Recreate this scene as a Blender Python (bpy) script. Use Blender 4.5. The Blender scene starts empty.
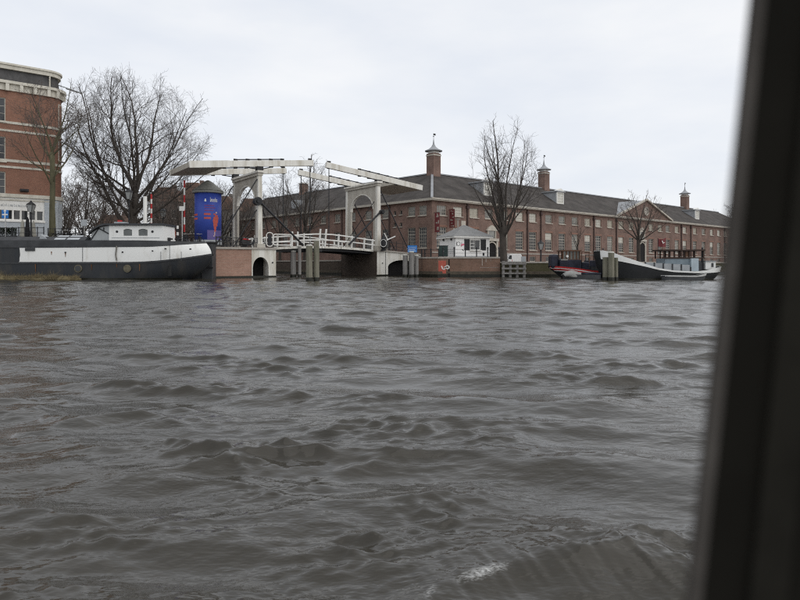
import bpy, math, random
import numpy as np
from mathutils import Vector, Matrix
R = math.radians
sc = bpy.context.scene
COL = sc.collection

# ------------------------------------------------------------------ camera
CAM_H, FPX, HY = 1.4, 628.0, 264.0
cam_d = bpy.data.cameras.new('camera')
cam = bpy.data.objects.new('camera', cam_d)
COL.objects.link(cam)
cam.location = (0, 0, CAM_H)
cam.rotation_euler = (R(90), 0, 0)
cam_d.sensor_width = 36.0
cam_d.lens = FPX / 800 * 36
cam_d.shift_y = -(300 - HY) / 800
cam_d.clip_start = 0.02
cam_d.clip_end = 3000
cam_d.dof.use_dof = True
cam_d.dof.focus_distance = 45
cam_d.dof.aperture_fstop = 8.0
sc.camera = cam

# ------------------------------------------------------------------ sky + sun
SUN_EL, SUN_AZ = 44, 118            # azimuth clockwise from the view direction
world = bpy.data.worlds.new('World')
sc.world = world
world.use_nodes = True
wn, wl = world.node_tree.nodes, world.node_tree.links
wn.clear()
w_out = wn.new('ShaderNodeOutputWorld')
w_bg = wn.new('ShaderNodeBackground')
w_bg.inputs['Strength'].default_value = 0.0935
sky = wn.new('ShaderNodeTexSky')
sky.sky_type = 'NISHITA'
sky.sun_disc = False
sky.sun_elevation = R(SUN_EL)
sky.sun_rotation = R(SUN_AZ)
w_tc = wn.new('ShaderNodeTexCoord')
w_map = wn.new('ShaderNodeMapping')
w_map.inputs['Scale'].default_value = (1.0, 1.0, 3.2)
w_n = wn.new('ShaderNodeTexNoise')
w_n.inputs['Scale'].default_value = 3.1
w_n.inputs['Detail'].default_value = 6
w_n.inputs['Roughness'].default_value = 0.52
w_r = wn.new('ShaderNodeValToRGB')
w_r.color_ramp.elements[0].position = 0.33
w_r.color_ramp.elements[0].color = (7.8, 8.15, 8.75, 1)
w_r.color_ramp.elements[1].position = 0.68
w_r.color_ramp.elements[1].color = (9.1, 9.2, 9.35, 1)
w_mix = wn.new('ShaderNodeMix')
w_mix.data_type = 'RGBA'
w_mix.inputs['Factor'].default_value = 0.9
wl.new(w_tc.outputs['Generated'], w_map.inputs['Vector'])
wl.new(w_map.outputs['Vector'], w_n.inputs['Vector'])
wl.new(w_n.outputs['Fac'], w_r.inputs['Fac'])
wl.new(sky.outputs['Color'], w_mix.inputs['A'])
wl.new(w_r.outputs['Color'], w_mix.inputs['B'])
wl.new(w_mix.outputs['Result'], w_bg.inputs['Color'])
wl.new(w_bg.outputs['Background'], w_out.inputs['Surface'])

sun_d = bpy.data.lights.new('sun', 'SUN')
sun_d.energy = 1.0
sun_d.angle = R(100)
sun_d.color = (1.0, 0.965, 0.92)
sun = bpy.data.objects.new('sun', sun_d)
COL.objects.link(sun)
_a, _e = R(SUN_AZ), R(SUN_EL)
sdir = Vector((math.sin(_a) * math.cos(_e), math.cos(_a) * math.cos(_e), math.sin(_e)))
sun.rotation_euler = (-sdir).to_track_quat('-Z', 'Y').to_euler()
sun.location = sdir * 60

vs = sc.view_settings
vs.view_transform = 'Standard'
vs.look = 'None'
vs.gamma = 1.0
vs.exposure = 0.22
sc.cycles.use_denoising = False
sc.cycles.filter_width = 1.2

# ------------------------------------------------------------------ helpers
def PX(px, Z):
    return (px - 400) / FPX * Z

def HZ(py, Z):
    return CAM_H + (HY - py) / FPX * Z

_mats = {}
def M(name, c, rough=0.8, var=0.14, scale=2.0, streak=1.0, bump=0.0, bscale=20.0, metal=0.0, spec=0.3, c2=None, thr=(0.35, 0.7)):
    if name in _mats:
        return _mats[name]
    m = bpy.data.materials.new(name)
    m.use_nodes = True
    nt = m.node_tree
    b = nt.nodes['Principled BSDF']
    b.inputs['Roughness'].default_value = rough
    b.inputs['Metallic'].default_value = metal
    b.inputs['Specular IOR Level'].default_value = spec
    tc = nt.nodes.new('ShaderNodeTexCoord')
    mp = nt.nodes.new('ShaderNodeMapping')
    mp.inputs['Scale'].default_value = (1, 1, 1.0 / streak)
    nz = nt.nodes.new('ShaderNodeTexNoise')
    nz.inputs['Scale'].default_value = scale
    nz.inputs['Detail'].default_value = 7
    nz.inputs['Roughness'].default_value = 0.62
    rp = nt.nodes.new('ShaderNodeValToRGB')
    rp.color_ramp.elements[0].position = thr[0]
    rp.color_ramp.elements[1].position = thr[1]
    lo = c2 if c2 else tuple(v * (1 - var) for v in c)
    hi = c if c2 else tuple(min(1, v * (1 + var)) for v in c)
    rp.color_ramp.elements[0].color = (*lo, 1)
    rp.color_ramp.elements[1].color = (*hi, 1)
    nt.links.new(tc.outputs['Object'], mp.inputs['Vector'])
    nt.links.new(mp.outputs['Vector'], nz.inputs['Vector'])
    nt.links.new(nz.outputs['Fac'], rp.inputs['Fac'])
    nt.links.new(rp.outputs['Color'], b.inputs['Base Color'])
    if bump > 0:
        n2 = nt.nodes.new('ShaderNodeTexNoise')
        n2.inputs['Scale'].default_value = bscale
        n2.inputs['Detail'].default_value = 4
        bp = nt.nodes.new('ShaderNodeBump')
        bp.inputs['Strength'].default_value = bump
        bp.inputs['Distance'].default_value = 0.03
        nt.links.new(mp.outputs['Vector'], n2.inputs['Vector'])
        nt.links.new(n2.outputs['Fac'], bp.inputs['Height'])
        nt.links.new(bp.outputs['Normal'], b.inputs['Normal'])
    _mats[name] = m
    return m

def brick_mat(name, c1, c2, mortar, bw=0.22, bh=0.07, rough=0.9, dirt=0.35, dirtc=None):
    if name in _mats:
        return _mats[name]
    m = bpy.data.materials.new(name)
    m.use_nodes = True
    nt = m.node_tree
    b = nt.nodes['Principled BSDF']
    b.inputs['Roughness'].default_value = rough
    b.inputs['Specular IOR Level'].default_value = 0.2
    tc = nt.nodes.new('ShaderNodeTexCoord')
    sp = nt.nodes.new('ShaderNodeSeparateXYZ')
    ad = nt.nodes.new('ShaderNodeMath'); ad.operation = 'ADD'
    cb = nt.nodes.new('ShaderNodeCombineXYZ')
    bt = nt.nodes.new('ShaderNodeTexBrick')
    bt.inputs['Color1'].default_value = (*c1, 1)
    bt.inputs['Color2'].default_value = (*c2, 1)
    bt.inputs['Mortar'].default_value = (*mortar, 1)
    bt.inputs['Scale'].default_value = 1.0
    bt.inputs['Brick Width'].default_value = bw
    bt.inputs['Row Height'].default_value = bh
    bt.inputs['Mortar Size'].default_value = 0.008
    nz = nt.nodes.new('ShaderNodeTexNoise')
    nz.inputs['Scale'].default_value = 0.55
    nz.inputs['Detail'].default_value = 8
    nz.inputs['Roughness'].default_value = 0.65
    rp = nt.nodes.new('ShaderNodeValToRGB')
    rp.color_ramp.elements[0].position = 0.3
    rp.color_ramp.elements[1].position = 0.72
    dc = dirtc if dirtc else (1 - dirt, 1 - dirt, 1 - dirt)
    rp.color_ramp.elements[0].color = (*dc, 1)
    rp.color_ramp.elements[1].color = (1.12, 1.1, 1.08, 1)
    mx = nt.nodes.new('ShaderNodeMix'); mx.data_type = 'RGBA'; mx.blend_type = 'MULTIPLY'
    mx.inputs['Factor'].default_value = 1.0
    L = nt.links.new
    L(tc.outputs['Object'], sp.inputs[0])
    L(sp.outputs['X'], ad.inputs[0]); L(sp.outputs['Y'], ad.inputs[1])
    L(ad.outputs[0], cb.inputs['X']); L(sp.outputs['Z'], cb.inputs['Y'])
    L(cb.outputs[0], bt.inputs['Vector'])
    L(tc.outputs['Object'], nz.inputs['Vector'])
    L(nz.outputs['Fac'], rp.inputs['Fac'])
    L(bt.outputs['Color'], mx.inputs['A']); L(rp.outputs['Color'], mx.inputs['B'])
    L(mx.outputs['Result'], b.inputs['Base Color'])
    bp = nt.nodes.new('ShaderNodeBump')
    bp.inputs['Strength'].default_value = 0.4
    bp.inputs['Distance'].default_value = 0.01
    bp.invert = True
    L(bt.outputs['Fac'], bp.inputs['Height'])
    L(bp.outputs['Normal'], b.inputs['Normal'])
    _mats[name] = m
    return m

class MB:
    """collects faces, builds ONE mesh object"""
    def __init__(s):
        s.v, s.f = [], []
    def add(s, verts, faces):
        o = len(s.v)
        s.v.extend(tuple(p) for p in verts)
        s.f.extend(tuple(i + o for i in f) for f in faces)
        return s
    def box(s, x0, x1, y0, y1, z0, z1):
        v = [(x0, y0, z0), (x1, y0, z0), (x1, y1, z0), (x0, y1, z0), (x0, y0, z1), (x1, y0, z1), (x1, y1, z1), (x0, y1, z1)]
        return s.add(v, [(0, 3, 2, 1), (4, 5, 6, 7), (0, 1, 5, 4), (1, 2, 6, 5), (2, 3, 7, 6), (3, 0, 4, 7)])
    def bar(s, p0, p1, w, h, w1=None, h1=None):
        p0, p1 = Vector(p0), Vector(p1)
        d = (p1 - p0).normalized()
        up = Vector((0, 0, 1)) if abs(d.z) < 0.95 else Vector((0, 1, 0))
        a = d.cross(up).normalized()
        b = a.cross(d).normalized()
        v = []
        for p, ww, hh in ((p0, w, h), (p1, w1 or w, h1 or h)):
            for sa, sb in ((-1, -1), (1, -1), (1, 1), (-1, 1)):
                v.append(p + a * sa * ww / 2 + b * sb * hh / 2)
        return s.add(v, [(0, 1, 2, 3), (7, 6, 5, 4), (0, 4, 5, 1), (1, 5, 6, 2), (2, 6, 7, 3), (3, 7, 4, 0)])
    def tube(s, pts, rad, n=8, cap=True):
        pts = [Vector(p) for p in pts]
        if not isinstance(rad, (list, tuple)):
            rad = [rad] * len(pts)
        o = len(s.v)
        for i, p in enumerate(pts):
            d = (pts[min(i + 1, len(pts) - 1)] - pts[max(i - 1, 0)])
            d = d.normalized() if d.length > 1e-9 else Vector((0, 0, 1))
            up = Vector((0, 0, 1)) if abs(d.z) < 0.9 else Vector((1, 0, 0))
            a = d.cross(up).normalized()
            b = a.cross(d)
            for k in range(n):
                t = 2 * math.pi * k / n
                q = p + (a * math.cos(t) + b * math.sin(t)) * rad[i]
                s.v.append((q.x, q.y, q.z))
        for i in range(len(pts) - 1):
            for k in range(n):
                k2 = (k + 1) % n
                s.f.append((o + i * n + k, o + i * n + k2, o + (i + 1) * n + k2, o + (i + 1) * n + k))
        if cap:
            s.f.append(tuple(o + k for k in range(n))[::-1])
            s.f.append(tuple(o + (len(pts) - 1) * n + k for k in range(n)))
        return s
    def lathe(s, prof, n=16, c=(0, 0, 0), sy=1.0):
        o = len(s.v)
        for r, z in prof:
            for k in range(n):
                t = 2 * math.pi * k / n
                s.v.append((c[0] + r * math.cos(t), c[1] + r * sy * math.sin(t), c[2] + z))
        for i in range(len(prof) - 1):
            for k in range(n):
                k2 = (k + 1) % n
                s.f.append((o + i * n + k, o + i * n + k2, o + (i + 1) * n + k2, o + (i + 1) * n + k))
        s.f.append(tuple(o + k for k in range(n))[::-1])
        s.f.append(tuple(o + (len(prof) - 1) * n + k for k in range(n)))
        return s
    def prism(s, pts, z0, z1):
        n = len(pts)
        zs0 = z0 if isinstance(z0, (list, tuple)) else [z0] * n
        zs1 = z1 if isinstance(z1, (list, tuple)) else [z1] * n
        v = [(p[0], p[1], zs0[i]) for i, p in enumerate(pts)] + [(p[0], p[1], zs1[i]) for i, p in enumerate(pts)]
        f = [tuple(range(n))[::-1], tuple(range(n, 2 * n))]
        f += [(i, (i + 1) % n, n + (i + 1) % n, n + i) for i in range(n)]
        return s.add(v, f)
    def slab(s, pts, y0, y1):
        """polygon in the xz plane, extruded along y"""
        n = len(pts)
        v = [(p[0], y0, p[1]) for p in pts] + [(p[0], y1, p[1]) for p in pts]
        f = [tuple(range(n)), tuple(range(n, 2 * n))[::-1]]
        f += [(i, n + i, n + (i + 1) % n, (i + 1) % n) for i in range(n)]
        return s.add(v, f)
    def slabx(s, pts, x0, x1):
        """polygon in the yz plane, extruded along x"""
        n = len(pts)
        v = [(x0, p[0], p[1]) for p in pts] + [(x1, p[0], p[1]) for p in pts]
        f = [tuple(range(n)), tuple(range(n, 2 * n))[::-1]]
        f += [(i, n + i, n + (i + 1) % n, (i + 1) % n) for i in range(n)]
        return s.add(v, f)
    def quad(s, a, b, c, d):
        return s.add([a, b, c, d], [(0, 1, 2, 3)])
    def rings(s, rings, close=False):
        o = len(s.v)
        n = len(rings[0])
        for r in rings:
            s.v.extend(tuple(p) for p in r)
        m = n if close else n - 1
        for i in range(len(rings) - 1):
            for k in range(m):
                k2 = (k + 1) % n
                s.f.append((o + i * n + k, o + i * n + k2, o + (i + 1) * n + k2, o + (i + 1) * n + k))
        return s
    def mesh(s, name, m, smooth=False):
        me = bpy.data.meshes.new(name)
        me.from_pydata(s.v, [], s.f)
        me.materials.append(m)
        if smooth:
            me.polygons.foreach_set('use_smooth', [True] * len(me.polygons))
        me.update()
        return me
    def build(s, name, m, parent=None, smooth=False, loc=None, rz=0.0, bevel=0.0):
        return link(name, s.mesh(name, m, smooth), parent, loc, rz, bevel)

def link(name, me, parent=None, loc=None, rz=0.0, bevel=0.0):
    o = bpy.data.objects.new(name, me)
    COL.objects.link(o)
    if parent:
        o.parent = parent
    if loc is not None:
        o.location = loc
    if rz:
        o.rotation_euler = (0, 0, rz)
    if bevel:
        b = o.modifiers.new('bevel', 'BEVEL')
        b.width = bevel
        b.segments = 2
        b.limit_method = 'ANGLE'
    return o

def tag(o, label=None, cat=None, group=None, kind=None):
    if label: o['label'] = label
    if cat: o['category'] = cat
    if group: o['group'] = group
    if kind: o['kind'] = kind
    return o

def thing(name, label, cat, loc=(0, 0, 0), rz=0.0, group=None):
    o = bpy.data.objects.new(name, None)
    COL.objects.link(o)
    o.empty_display_size = 0.2
    o.location = loc
    o.rotation_euler = (0, 0, rz)
    return tag(o, label, cat, group)

def copy_tree(o, loc=None, rz=None, label=None, group=None, scale=None, _parent=None):
    c = o.copy()
    COL.objects.link(c)
    if _parent: c.parent = _parent
    if loc is not None: c.location = loc
    if rz is not None: c.rotation_euler = (0, 0, rz)
    if scale is not None: c.scale = scale
    if label: c['label'] = label
    if group: c['group'] = group
    for ch in list(o.children):
        copy_tree(ch, _parent=c)
    return c

def wall_open(mb, x0, x1, z0, z1, ops, y=0.0, depth=0.25):
    """wall facing -y with rectangular openings (xa,xb,za,zb), with reveals"""
    xs = sorted({x0, x1, *[o[0] for o in ops], *[o[1] for o in ops]})
    zs = sorted({z0, z1, *[o[2] for o in ops], *[o[3] for o in ops]})
    xs = [x for x in xs if x0 <= x <= x1]
    zs = [z for z in zs if z0 <= z <= z1]
    for i in range(len(xs) - 1):
        for j in range(len(zs) - 1):
            cx, cz = (xs[i] + xs[i + 1]) / 2, (zs[j] + zs[j + 1]) / 2
            if any(o[0] < cx < o[1] and o[2] < cz < o[3] for o in ops):
                continue
            mb.quad((xs[i], y, zs[j]), (xs[i + 1], y, zs[j]), (xs[i + 1], y, zs[j + 1]), (xs[i], y, zs[j + 1]))
    for a, b, c, d in ops:
        mb.quad((a, y, c), (a, y, d), (a, y + depth, d), (a, y + depth, c))
        mb.quad((b, y, d), (b, y, c), (b, y + depth, c), (b, y + depth, d))
        mb.quad((a, y, d), (b, y, d), (b, y + depth, d), (a, y + depth, d))
        mb.quad((b, y, c), (a, y, c), (a, y + depth, c), (b, y + depth, c))

def grid_window(w, h, nx, nz, mframe, mglass, fw=0.09, mw=0.035, sill=True):
    """three meshes: frame, glass, glazing bars; centred in x, base at z=0, set in y 0..0.1 (y=0 outer)"""
    f = MB()
    f.box(-w / 2, -w / 2 + fw, 0, 0.1, 0, h).box(w / 2 - fw, w / 2, 0, 0.1, 0, h)
    f.box(-w / 2 + fw, w / 2 - fw, 0, 0.1, h - fw, h).box(-w / 2 + fw, w / 2 - fw, 0, 0.1, 0, fw)
    if sill:
        f.box(-w / 2 - 0.08, w / 2 + 0.08, -0.26, -0.003, -0.1, -0.004)
    g = MB().box(-w / 2 + fw, w / 2 - fw, 0.06, 0.09, fw, h - fw)
    b = MB()
    for i in range(1, nx):
        x = -w / 2 + fw + (w - 2 * fw) * i / nx
        b.box(x - mw / 2, x + mw / 2, 0.02, 0.058, fw, h - fw)
    for j in range(1, nz):
        z = fw + (h - 2 * fw) * j / nz
        t = mw * (1.8 if nz > 3 and j == nz // 2 + 1 else 1)
        b.box(-w / 2 + fw, w / 2 - fw, 0.024, 0.062, z - t / 2, z + t / 2)
    return f.mesh('window', mframe), g.mesh('glass', mglass), b.mesh('glazing_bars', mframe)

def put_window(meshes, parent, loc, rz=0.0, glass=None):
    fr, gl, br = meshes
    w = link('window', fr, parent, loc, rz)
    link('glass', glass or gl, w)
    if len(br.polygons):
        link('glazing_bars', br, w)
    return w

# ------------------------------------------------------------------ materials
m_white = M('white_paint', (0.78, 0.77, 0.73), 0.45, 0.07, 1.6, 5.0, c2=(0.6, 0.58, 0.52), thr=(0.2, 0.55))
m_cream = M('cream_paint', (0.73, 0.71, 0.65), 0.55, 0.08, 2.0, 6.0, c2=(0.43, 0.39, 0.31), thr=(0.26, 0.56))
m_dull = M('weathered_cream_paint', (0.47, 0.44, 0.38), 0.6, 0.1, 1.2, 4.0, c2=(0.34, 0.31, 0.26), thr=(0.25, 0.65))
m_iron = M('black_iron', (0.022, 0.022, 0.024), 0.5, 0.3, 6)
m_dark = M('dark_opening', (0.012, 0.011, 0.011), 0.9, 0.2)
m_glass = M('dark_glass', (0.02, 0.023, 0.026), 0.08, 0.3, 0.6, spec=0.5)
m_blind = M('curtained_glass', (0.56, 0.54, 0.47), 0.25, 0.12, 0.8, spec=0.5)
m_halfblind = M('net_curtain_glass', (0.2, 0.2, 0.18), 0.15, 0.6, 0.5, spec=0.5)
m_brick = brick_mat('hospice_brick', (0.25, 0.157, 0.127), (0.19, 0.118, 0.096), (0.26, 0.21, 0.18), dirt=0.42)
m_redbrick = brick_mat('red_brick', (0.31, 0.152, 0.102), (0.26, 0.126, 0.084), (0.22, 0.16, 0.13), dirt=0.2)
m_pierbrick = brick_mat('pale_pier_brick', (0.40, 0.245, 0.19), (0.34, 0.20, 0.155), (0.38, 0.31, 0.26), 0.25, 0.1, dirtc=(0.72, 0.7, 0.66))
m_quaybrick = brick_mat('quay_brick', (0.24, 0.14, 0.10), (0.19, 0.11, 0.08), (0.25, 0.2, 0.17), 0.25, 0.08, dirtc=(0.55, 0.55, 0.5))
m_darkbrick = brick_mat('dark_shaded_brick', (0.10, 0.078, 0.062), (0.085, 0.065, 0.052), (0.12, 0.1, 0.085), 0.25, 0.08, dirt=0.35)  # dark wall brick; also carries the painted shadow on the right pier's side
m_mossbrick = brick_mat('mossy_quay_brick', (0.085, 0.072, 0.045), (0.065, 0.06, 0.035), (0.1, 0.09, 0.06), 0.25, 0.08, dirtc=(0.6, 0.7, 0.5))
m_slate = M('slate_roof', (0.070, 0.063, 0.058), 0.85, 0.3, 0.5, 0.6, bump=0.5, bscale=5, spec=0.12)
m_hosp = M('hospice_trim_paint', (0.50, 0.46, 0.39), 0.55, 0.1, 1.3, 4, c2=(0.36, 0.33, 0.28), thr=(0.25, 0.6))
m_lead = M('lead_sheet', (0.30, 0.31, 0.32), 0.55, 0.15, 1.5)
m_stone = M('stone', (0.36, 0.33, 0.29), 0.8, 0.15, 3, bump=0.2)
m_paving = M('brick_paving', (0.16, 0.13, 0.115), 0.85, 0.2, 3, bump=0.3)
m_bark = M('bark', (0.062, 0.053, 0.045), 0.95, 0.3, 3, 4, bump=0.8, bscale=12)
m_greenbark = M('mossy_bark', (0.10, 0.093, 0.055), 0.95, 0.3, 3, 4, bump=0.8, bscale=12)
m_twig = M('twigs', (0.075, 0.064, 0.056), 0.9, 0.2, 3)
m_twigbrown = M('brown_twigs', (0.10, 0.083, 0.072), 0.9, 0.2, 3)
m_hullblack = M('anthracite_hull_paint', (0.022, 0.025, 0.029), 0.45, 0.25, 1.1, 3, spec=0.4, c2=(0.042, 0.040, 0.037), thr=(0.3, 0.55), bump=.15, bscale=3)
m_hullgrey = M('dark_grey_steel', (0.05, 0.052, 0.055), 0.5, 0.25, 1.2)
m_boatwhite = M('boat_white_paint', (0.80, 0.80, 0.77), 0.4, 0.05, 1.3, 4.0, c2=(0.55, 0.52, 0.46), thr=(0.2, 0.44), spec=0.4)
m_pile = M('weathered_pile_wood', (0.225, 0.21, 0.165), 0.9, 0.3, 5, 8, bump=0.7, bscale=18, c2=(0.11, 0.11, 0.075), thr=(0.3, 0.65))
m_pilegrey = M('grey_pile_wood', (0.26, 0.25, 0.235), 0.9, 0.3, 5, 8, bump=0.6, bscale=18, c2=(0.14, 0.13, 0.12), thr=(0.3, 0.65))
m_wet = M('wet_weed', (0.02, 0.02, 0.014), 0.35, 0.4, 6)
m_tan = M('brass_ring', (0.14, 0.125, 0.085), 0.6, 0.3, 4)
m_rope = M('grey_rope', (0.2, 0.19, 0.17), 0.9, 0.3, 10)
m_red = M('red_paint', (0.45, 0.03, 0.03), 0.5, 0.15, 4)
m_blue = M('sign_blue', (0.02, 0.16, 0.48), 0.4, 0.15, 3)
m_wood = M('varnished_wood', (0.11, 0.055, 0.03), 0.5, 0.3, 3, 4)
m_rubber = M('tyre_rubber', (0.02, 0.02, 0.02), 0.8, 0.2, 6)
m_chrome = M('bare_steel', (0.45, 0.45, 0.44), 0.35, 0.1, 6, metal=0.8)
m_kiosk = M('kiosk_white_paint', (0.86, 0.85, 0.82), 0.5, 0.06, 1.4, 4, c2=(0.76, 0.73, 0.68), thr=(0.2, 0.45))
m_greyblue = M('grey_blue_paint', (0.20, 0.25, 0.28), 0.5, 0.15, 2)
m_palegrey = M('pale_grey_paint', (0.36, 0.38, 0.39), 0.5, 0.15, 2)
m_tarp = M('dark_blue_tarpaulin', (0.02, 0.022, 0.035), 0.6, 0.4, 2, bump=0.6, bscale=3)
m_greytarp = M('grey_tarpaulin', (0.26, 0.26, 0.245), 0.7, 0.25, 2, bump=0.8, bscale=3)

# ------------------------------------------------------------------ water
def build_water():
    rng = np.random.default_rng(11)
    ratio = 0.0046
    r1 = 0.7 * np.exp(ratio * np.arange(int(math.log(96 / 0.7) / ratio) + 1))
    r2 = np.array([104, 116, 135, 170, 230, 340, 600.0])
    rr = np.concatenate([r1, r2])
    dense = np.arange(-0.66, 0.6601, 0.0020)
    side = np.linspace(0.68, 1.5, 34)
    aa = np.concatenate([-side[::-1], dense, side])
    A, RR = np.meshgrid(aa, rr)
    x0 = (RR * np.sin(A)).astype(np.float32)
    y0 = (RR * np.cos(A)).astype(np.float32)
    sp = np.maximum(RR * ratio, np.where(np.abs(A) > 0.67, RR * 0.026, RR * 0.0020)).astype(np.float32)
    dx = np.zeros_like(x0); dy = np.zeros_like(x0); z = np.zeros_like(x0)
    def blob(scale, seed):
        q = np.random.default_rng(seed)
        s = np.zeros_like(x0)
        for _ in range(7):
            a = q.uniform(0, 6.28); k = scale * q.uniform(0.6, 1.6); p = q.uniform(0, 6.28)
            s += np.sin(k * (x0 * math.cos(a) + y0 * math.sin(a)) + p)
        return s / 7 ** 0.5
    patch = np.clip(0.75 + 0.5 * blob(1.5, 3), 0.4, 1.7)
    grp = None
    patch2 = np.clip(0.8 + 0.5 * blob(4.0, 4), 0.35, 1.7)
    n = 170
    lam = 0.06 * (3.4 / 0.06) ** (np.arange(n) / (n - 1.0)) * rng.uniform(0.93, 1.07, n)
    for l in sorted(lam, reverse=True):
        k = 2 * math.pi / l
        main = rng.random() < 0.72
        phi = rng.normal(-1.78, 0.27) if main else rng.normal(-0.85, 0.35)
        if l < 0.3: phi = rng.normal(-1.65, 0.65)
        if l > 1.3: ka = 0.019
        elif l > 0.7: ka = 0.026
        elif l > 0.3: ka = 0.031
        else: ka = 0.043
        if l > 2.2: ka *= 0.6
        if l < 0.6 and grp is None:
            zs = z / max(1e-6, float(z[:600].std()))
            grp = np.clip(0.72 + 0.45 * zs, 0.5, 1.3)
        a = ka / k
        fade = np.clip((l / (sp * 2.4) - 1.0) / 1.6, 0, 1)
        amp = a * fade
        if l < 0.22: amp = amp * np.minimum(patch * patch2 * grp, 1.7)
        elif l < 0.6: amp = amp * np.minimum(patch * grp, 1.5)
        c, s = math.cos(phi), math.sin(phi)
        th = k * (x0 * c + y0 * s) + rng.uniform(0, 6.28)
        z += amp * np.cos(th)
        sn = amp * np.sin(th) * (0.7 if l > .5 else 0.42)
        dx -= sn * c
        dy -= sn * s
    sd = float(z[:600].std())
    z = (sd * (np.exp(0.15 * np.clip(z / sd, -3.5, 3.5)) - 1) / 0.15 - 0.07 * sd).astype(np.float32)
    # boat wake: a steep breaking crest close by
    cr = np.array([(-0.35, 2.22), (0.0, 2.50), (0.22, 2.70), (0.42, 2.84), (0.66, 2.92), (1.0, 2.90), (1.28, 2.74), (1.7, 2.55), (2.3, 2.4)])
    yc = np.interp(x0, cr[:, 0], cr[:, 1]).astype(np.float32)
    yc = yc + 0.03 * np.sin(5.1 * x0 + 1) + 0.015 * np.sin(13 * x0)
    d = y0 - yc
    env = np.exp(-((x0 - 0.75) / 0.78) ** 4).astype(np.float32)
    ridge = np.where(d > 0, np.exp(-(d / 0.34) ** 2), np.exp(-(np.abs(d) / 0.20) ** 1.6))
    streak = 1 + sum(aa_ * np.sin(ff * x0 + gg * y0 + pp_) for aa_, ff, gg, pp_ in ((.05, 6.3, 4, 1), (.045, 14.7, -6, 2), (.035, 26.1, 13, .3), (.03, 43.7, 17, 4), (.025, 71.3, 30, 5), (.02, 107, 41, 3)))
    z += (0.066 * env * ridge * streak).astype(np.float32)
    # smaller secondary wake crests further out
    for (cx, cy, ax, ay, hh, w) in ((1.3, 4.3, 0.28, 1.1, 0.06, 0.26), (-0.3, 3.6, -0.12, 1.2, 0.05, 0.24), (0.9, 6.2, 0.25, 2.2, 0.07, 0.35), (-2.6, 4.2, -0.2, 1.3, 0.055, 0.28)):
        dd = y0 - (cy - ax * (x0 - cx)) + 0.06 * np.sin(3 * x0 + cy)
        z += (hh * np.exp(-((x0 - cx) / ay) ** 2) * np.exp(-(dd / w) ** 2)).astype(np.float32)
    nr, nc = x0.shape
    foam = env * np.exp(-(np.abs(d + 0.01) / 0.045) ** 2) * (np.exp(-((x0 - 0.37) / 0.13) ** 2) + 0.30 * (0.5 + 0.5 * np.sin(7 * x0 + 2 * np.sin(5 * x0))) * np.exp(-(d / 0.03) ** 2))
    foam += 0.6 * env * np.exp(-(np.abs(d + 0.02) / 0.06) ** 2) * np.exp(-((x0 - 0.13) / 0.035) ** 2)
    co = np.stack([x0 + dx, y0 + dy, z], -1).reshape(-1, 3).astype(np.float32)
    idx = np.arange(nr * nc).reshape(nr, nc)
    q = np.stack([idx[:-1, :-1], idx[:-1, 1:], idx[1:, 1:], idx[1:, :-1]], -1).reshape(-1, 4)
    me = bpy.data.meshes.new('water')
    me.vertices.add(len(co)); me.vertices.foreach_set('co', co.ravel())
    me.loops.add(q.size); me.loops.foreach_set('vertex_index', q.ravel().astype(np.int32))
    me.polygons.add(len(q))
    me.polygons.foreach_set('loop_start', np.arange(0, q.size, 4, dtype=np.int32))
    me.polygons.foreach_set('loop_total', np.full(len(q), 4, dtype=np.int32))
    me.polygons.foreach_set('use_smooth', np.ones(len(q), dtype=bool))
    me.update(calc_edges=True)
    at = me.attributes.new('foam', 'FLOAT', 'POINT')
    at.data.foreach_set('value', foam.reshape(-1).astype(np.float32))
    # material
    m = bpy.data.materials.new('river_water')
    m.use_nodes = True
    nt = m.node_tree; b = nt.nodes['Principled BSDF']; L = nt.links.new
    b.inputs['Roughness'].default_value = 0.11
    b.inputs['IOR'].default_value = 1.37
    tc = nt.nodes.new('ShaderNodeTexCoord')
    def noise(scale, detail, sx, sy, rot=0.0):
        mp = nt.nodes.new('ShaderNodeMapping')
        mp.inputs['Scale'].default_value = (sx, sy, 1)
        mp.inputs['Rotation'].default_value = (0, 0, rot)
        nz = nt.nodes.new('ShaderNodeTexNoise')
        nz.inputs['Scale'].default_value = scale
        nz.inputs['Detail'].default_value = detail
        nz.inputs['Roughness'].default_value = 0.6
        L(tc.outputs['Object'], mp.inputs['Vector']); L(mp.outputs['Vector'], nz.inputs['Vector'])
        return nz.outputs['Fac']
    n1 = noise(4.5, 4, 0.5, 1.0, 0.25)
    n2 = noise(15.0, 3, 0.4, 1.0, -0.25)
    pt = noise(0.7, 3, 0.6, 1.0)
    mr = nt.nodes.new('ShaderNodeMapRange')
    mr.inputs['From Min'].default_value = 0.38; mr.inputs['From Max'].default_value = 0.62
    L(pt, mr.inputs['Value'])
    mul = nt.nodes.new('ShaderNodeMath'); mul.operation = 'MULTIPLY'
    L(n2, mul.inputs[0]); L(mr.outputs[0], mul.inputs[1])
    b1 = nt.nodes.new('ShaderNodeBump'); b1.inputs['Strength'].default_value = 0.55; b1.inputs['Distance'].default_value = 0.05
    pt4 = noise(0.45, 3, 0.5, 1.0, -0.2)
    mr4 = nt.nodes.new('ShaderNodeMapRange'); mr4.inputs['From Min'].default_value = 0.36; mr4.inputs['From Max'].default_value = 0.6
    mr4.inputs['To Min'].default_value = 0.3
    L(pt4, mr4.inputs['Value'])
    ml4 = nt.nodes.new('ShaderNodeMath'); ml4.operation = 'MULTIPLY'
    L(n1, ml4.inputs[0]); L(mr4.outputs[0], ml4.inputs[1])
    L(ml4.outputs[0], b1.inputs['Height'])
    b2 = nt.nodes.new('ShaderNodeBump'); b2.inputs['Strength'].default_value = 0.5; b2.inputs['Distance'].default_value = 0.02
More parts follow.
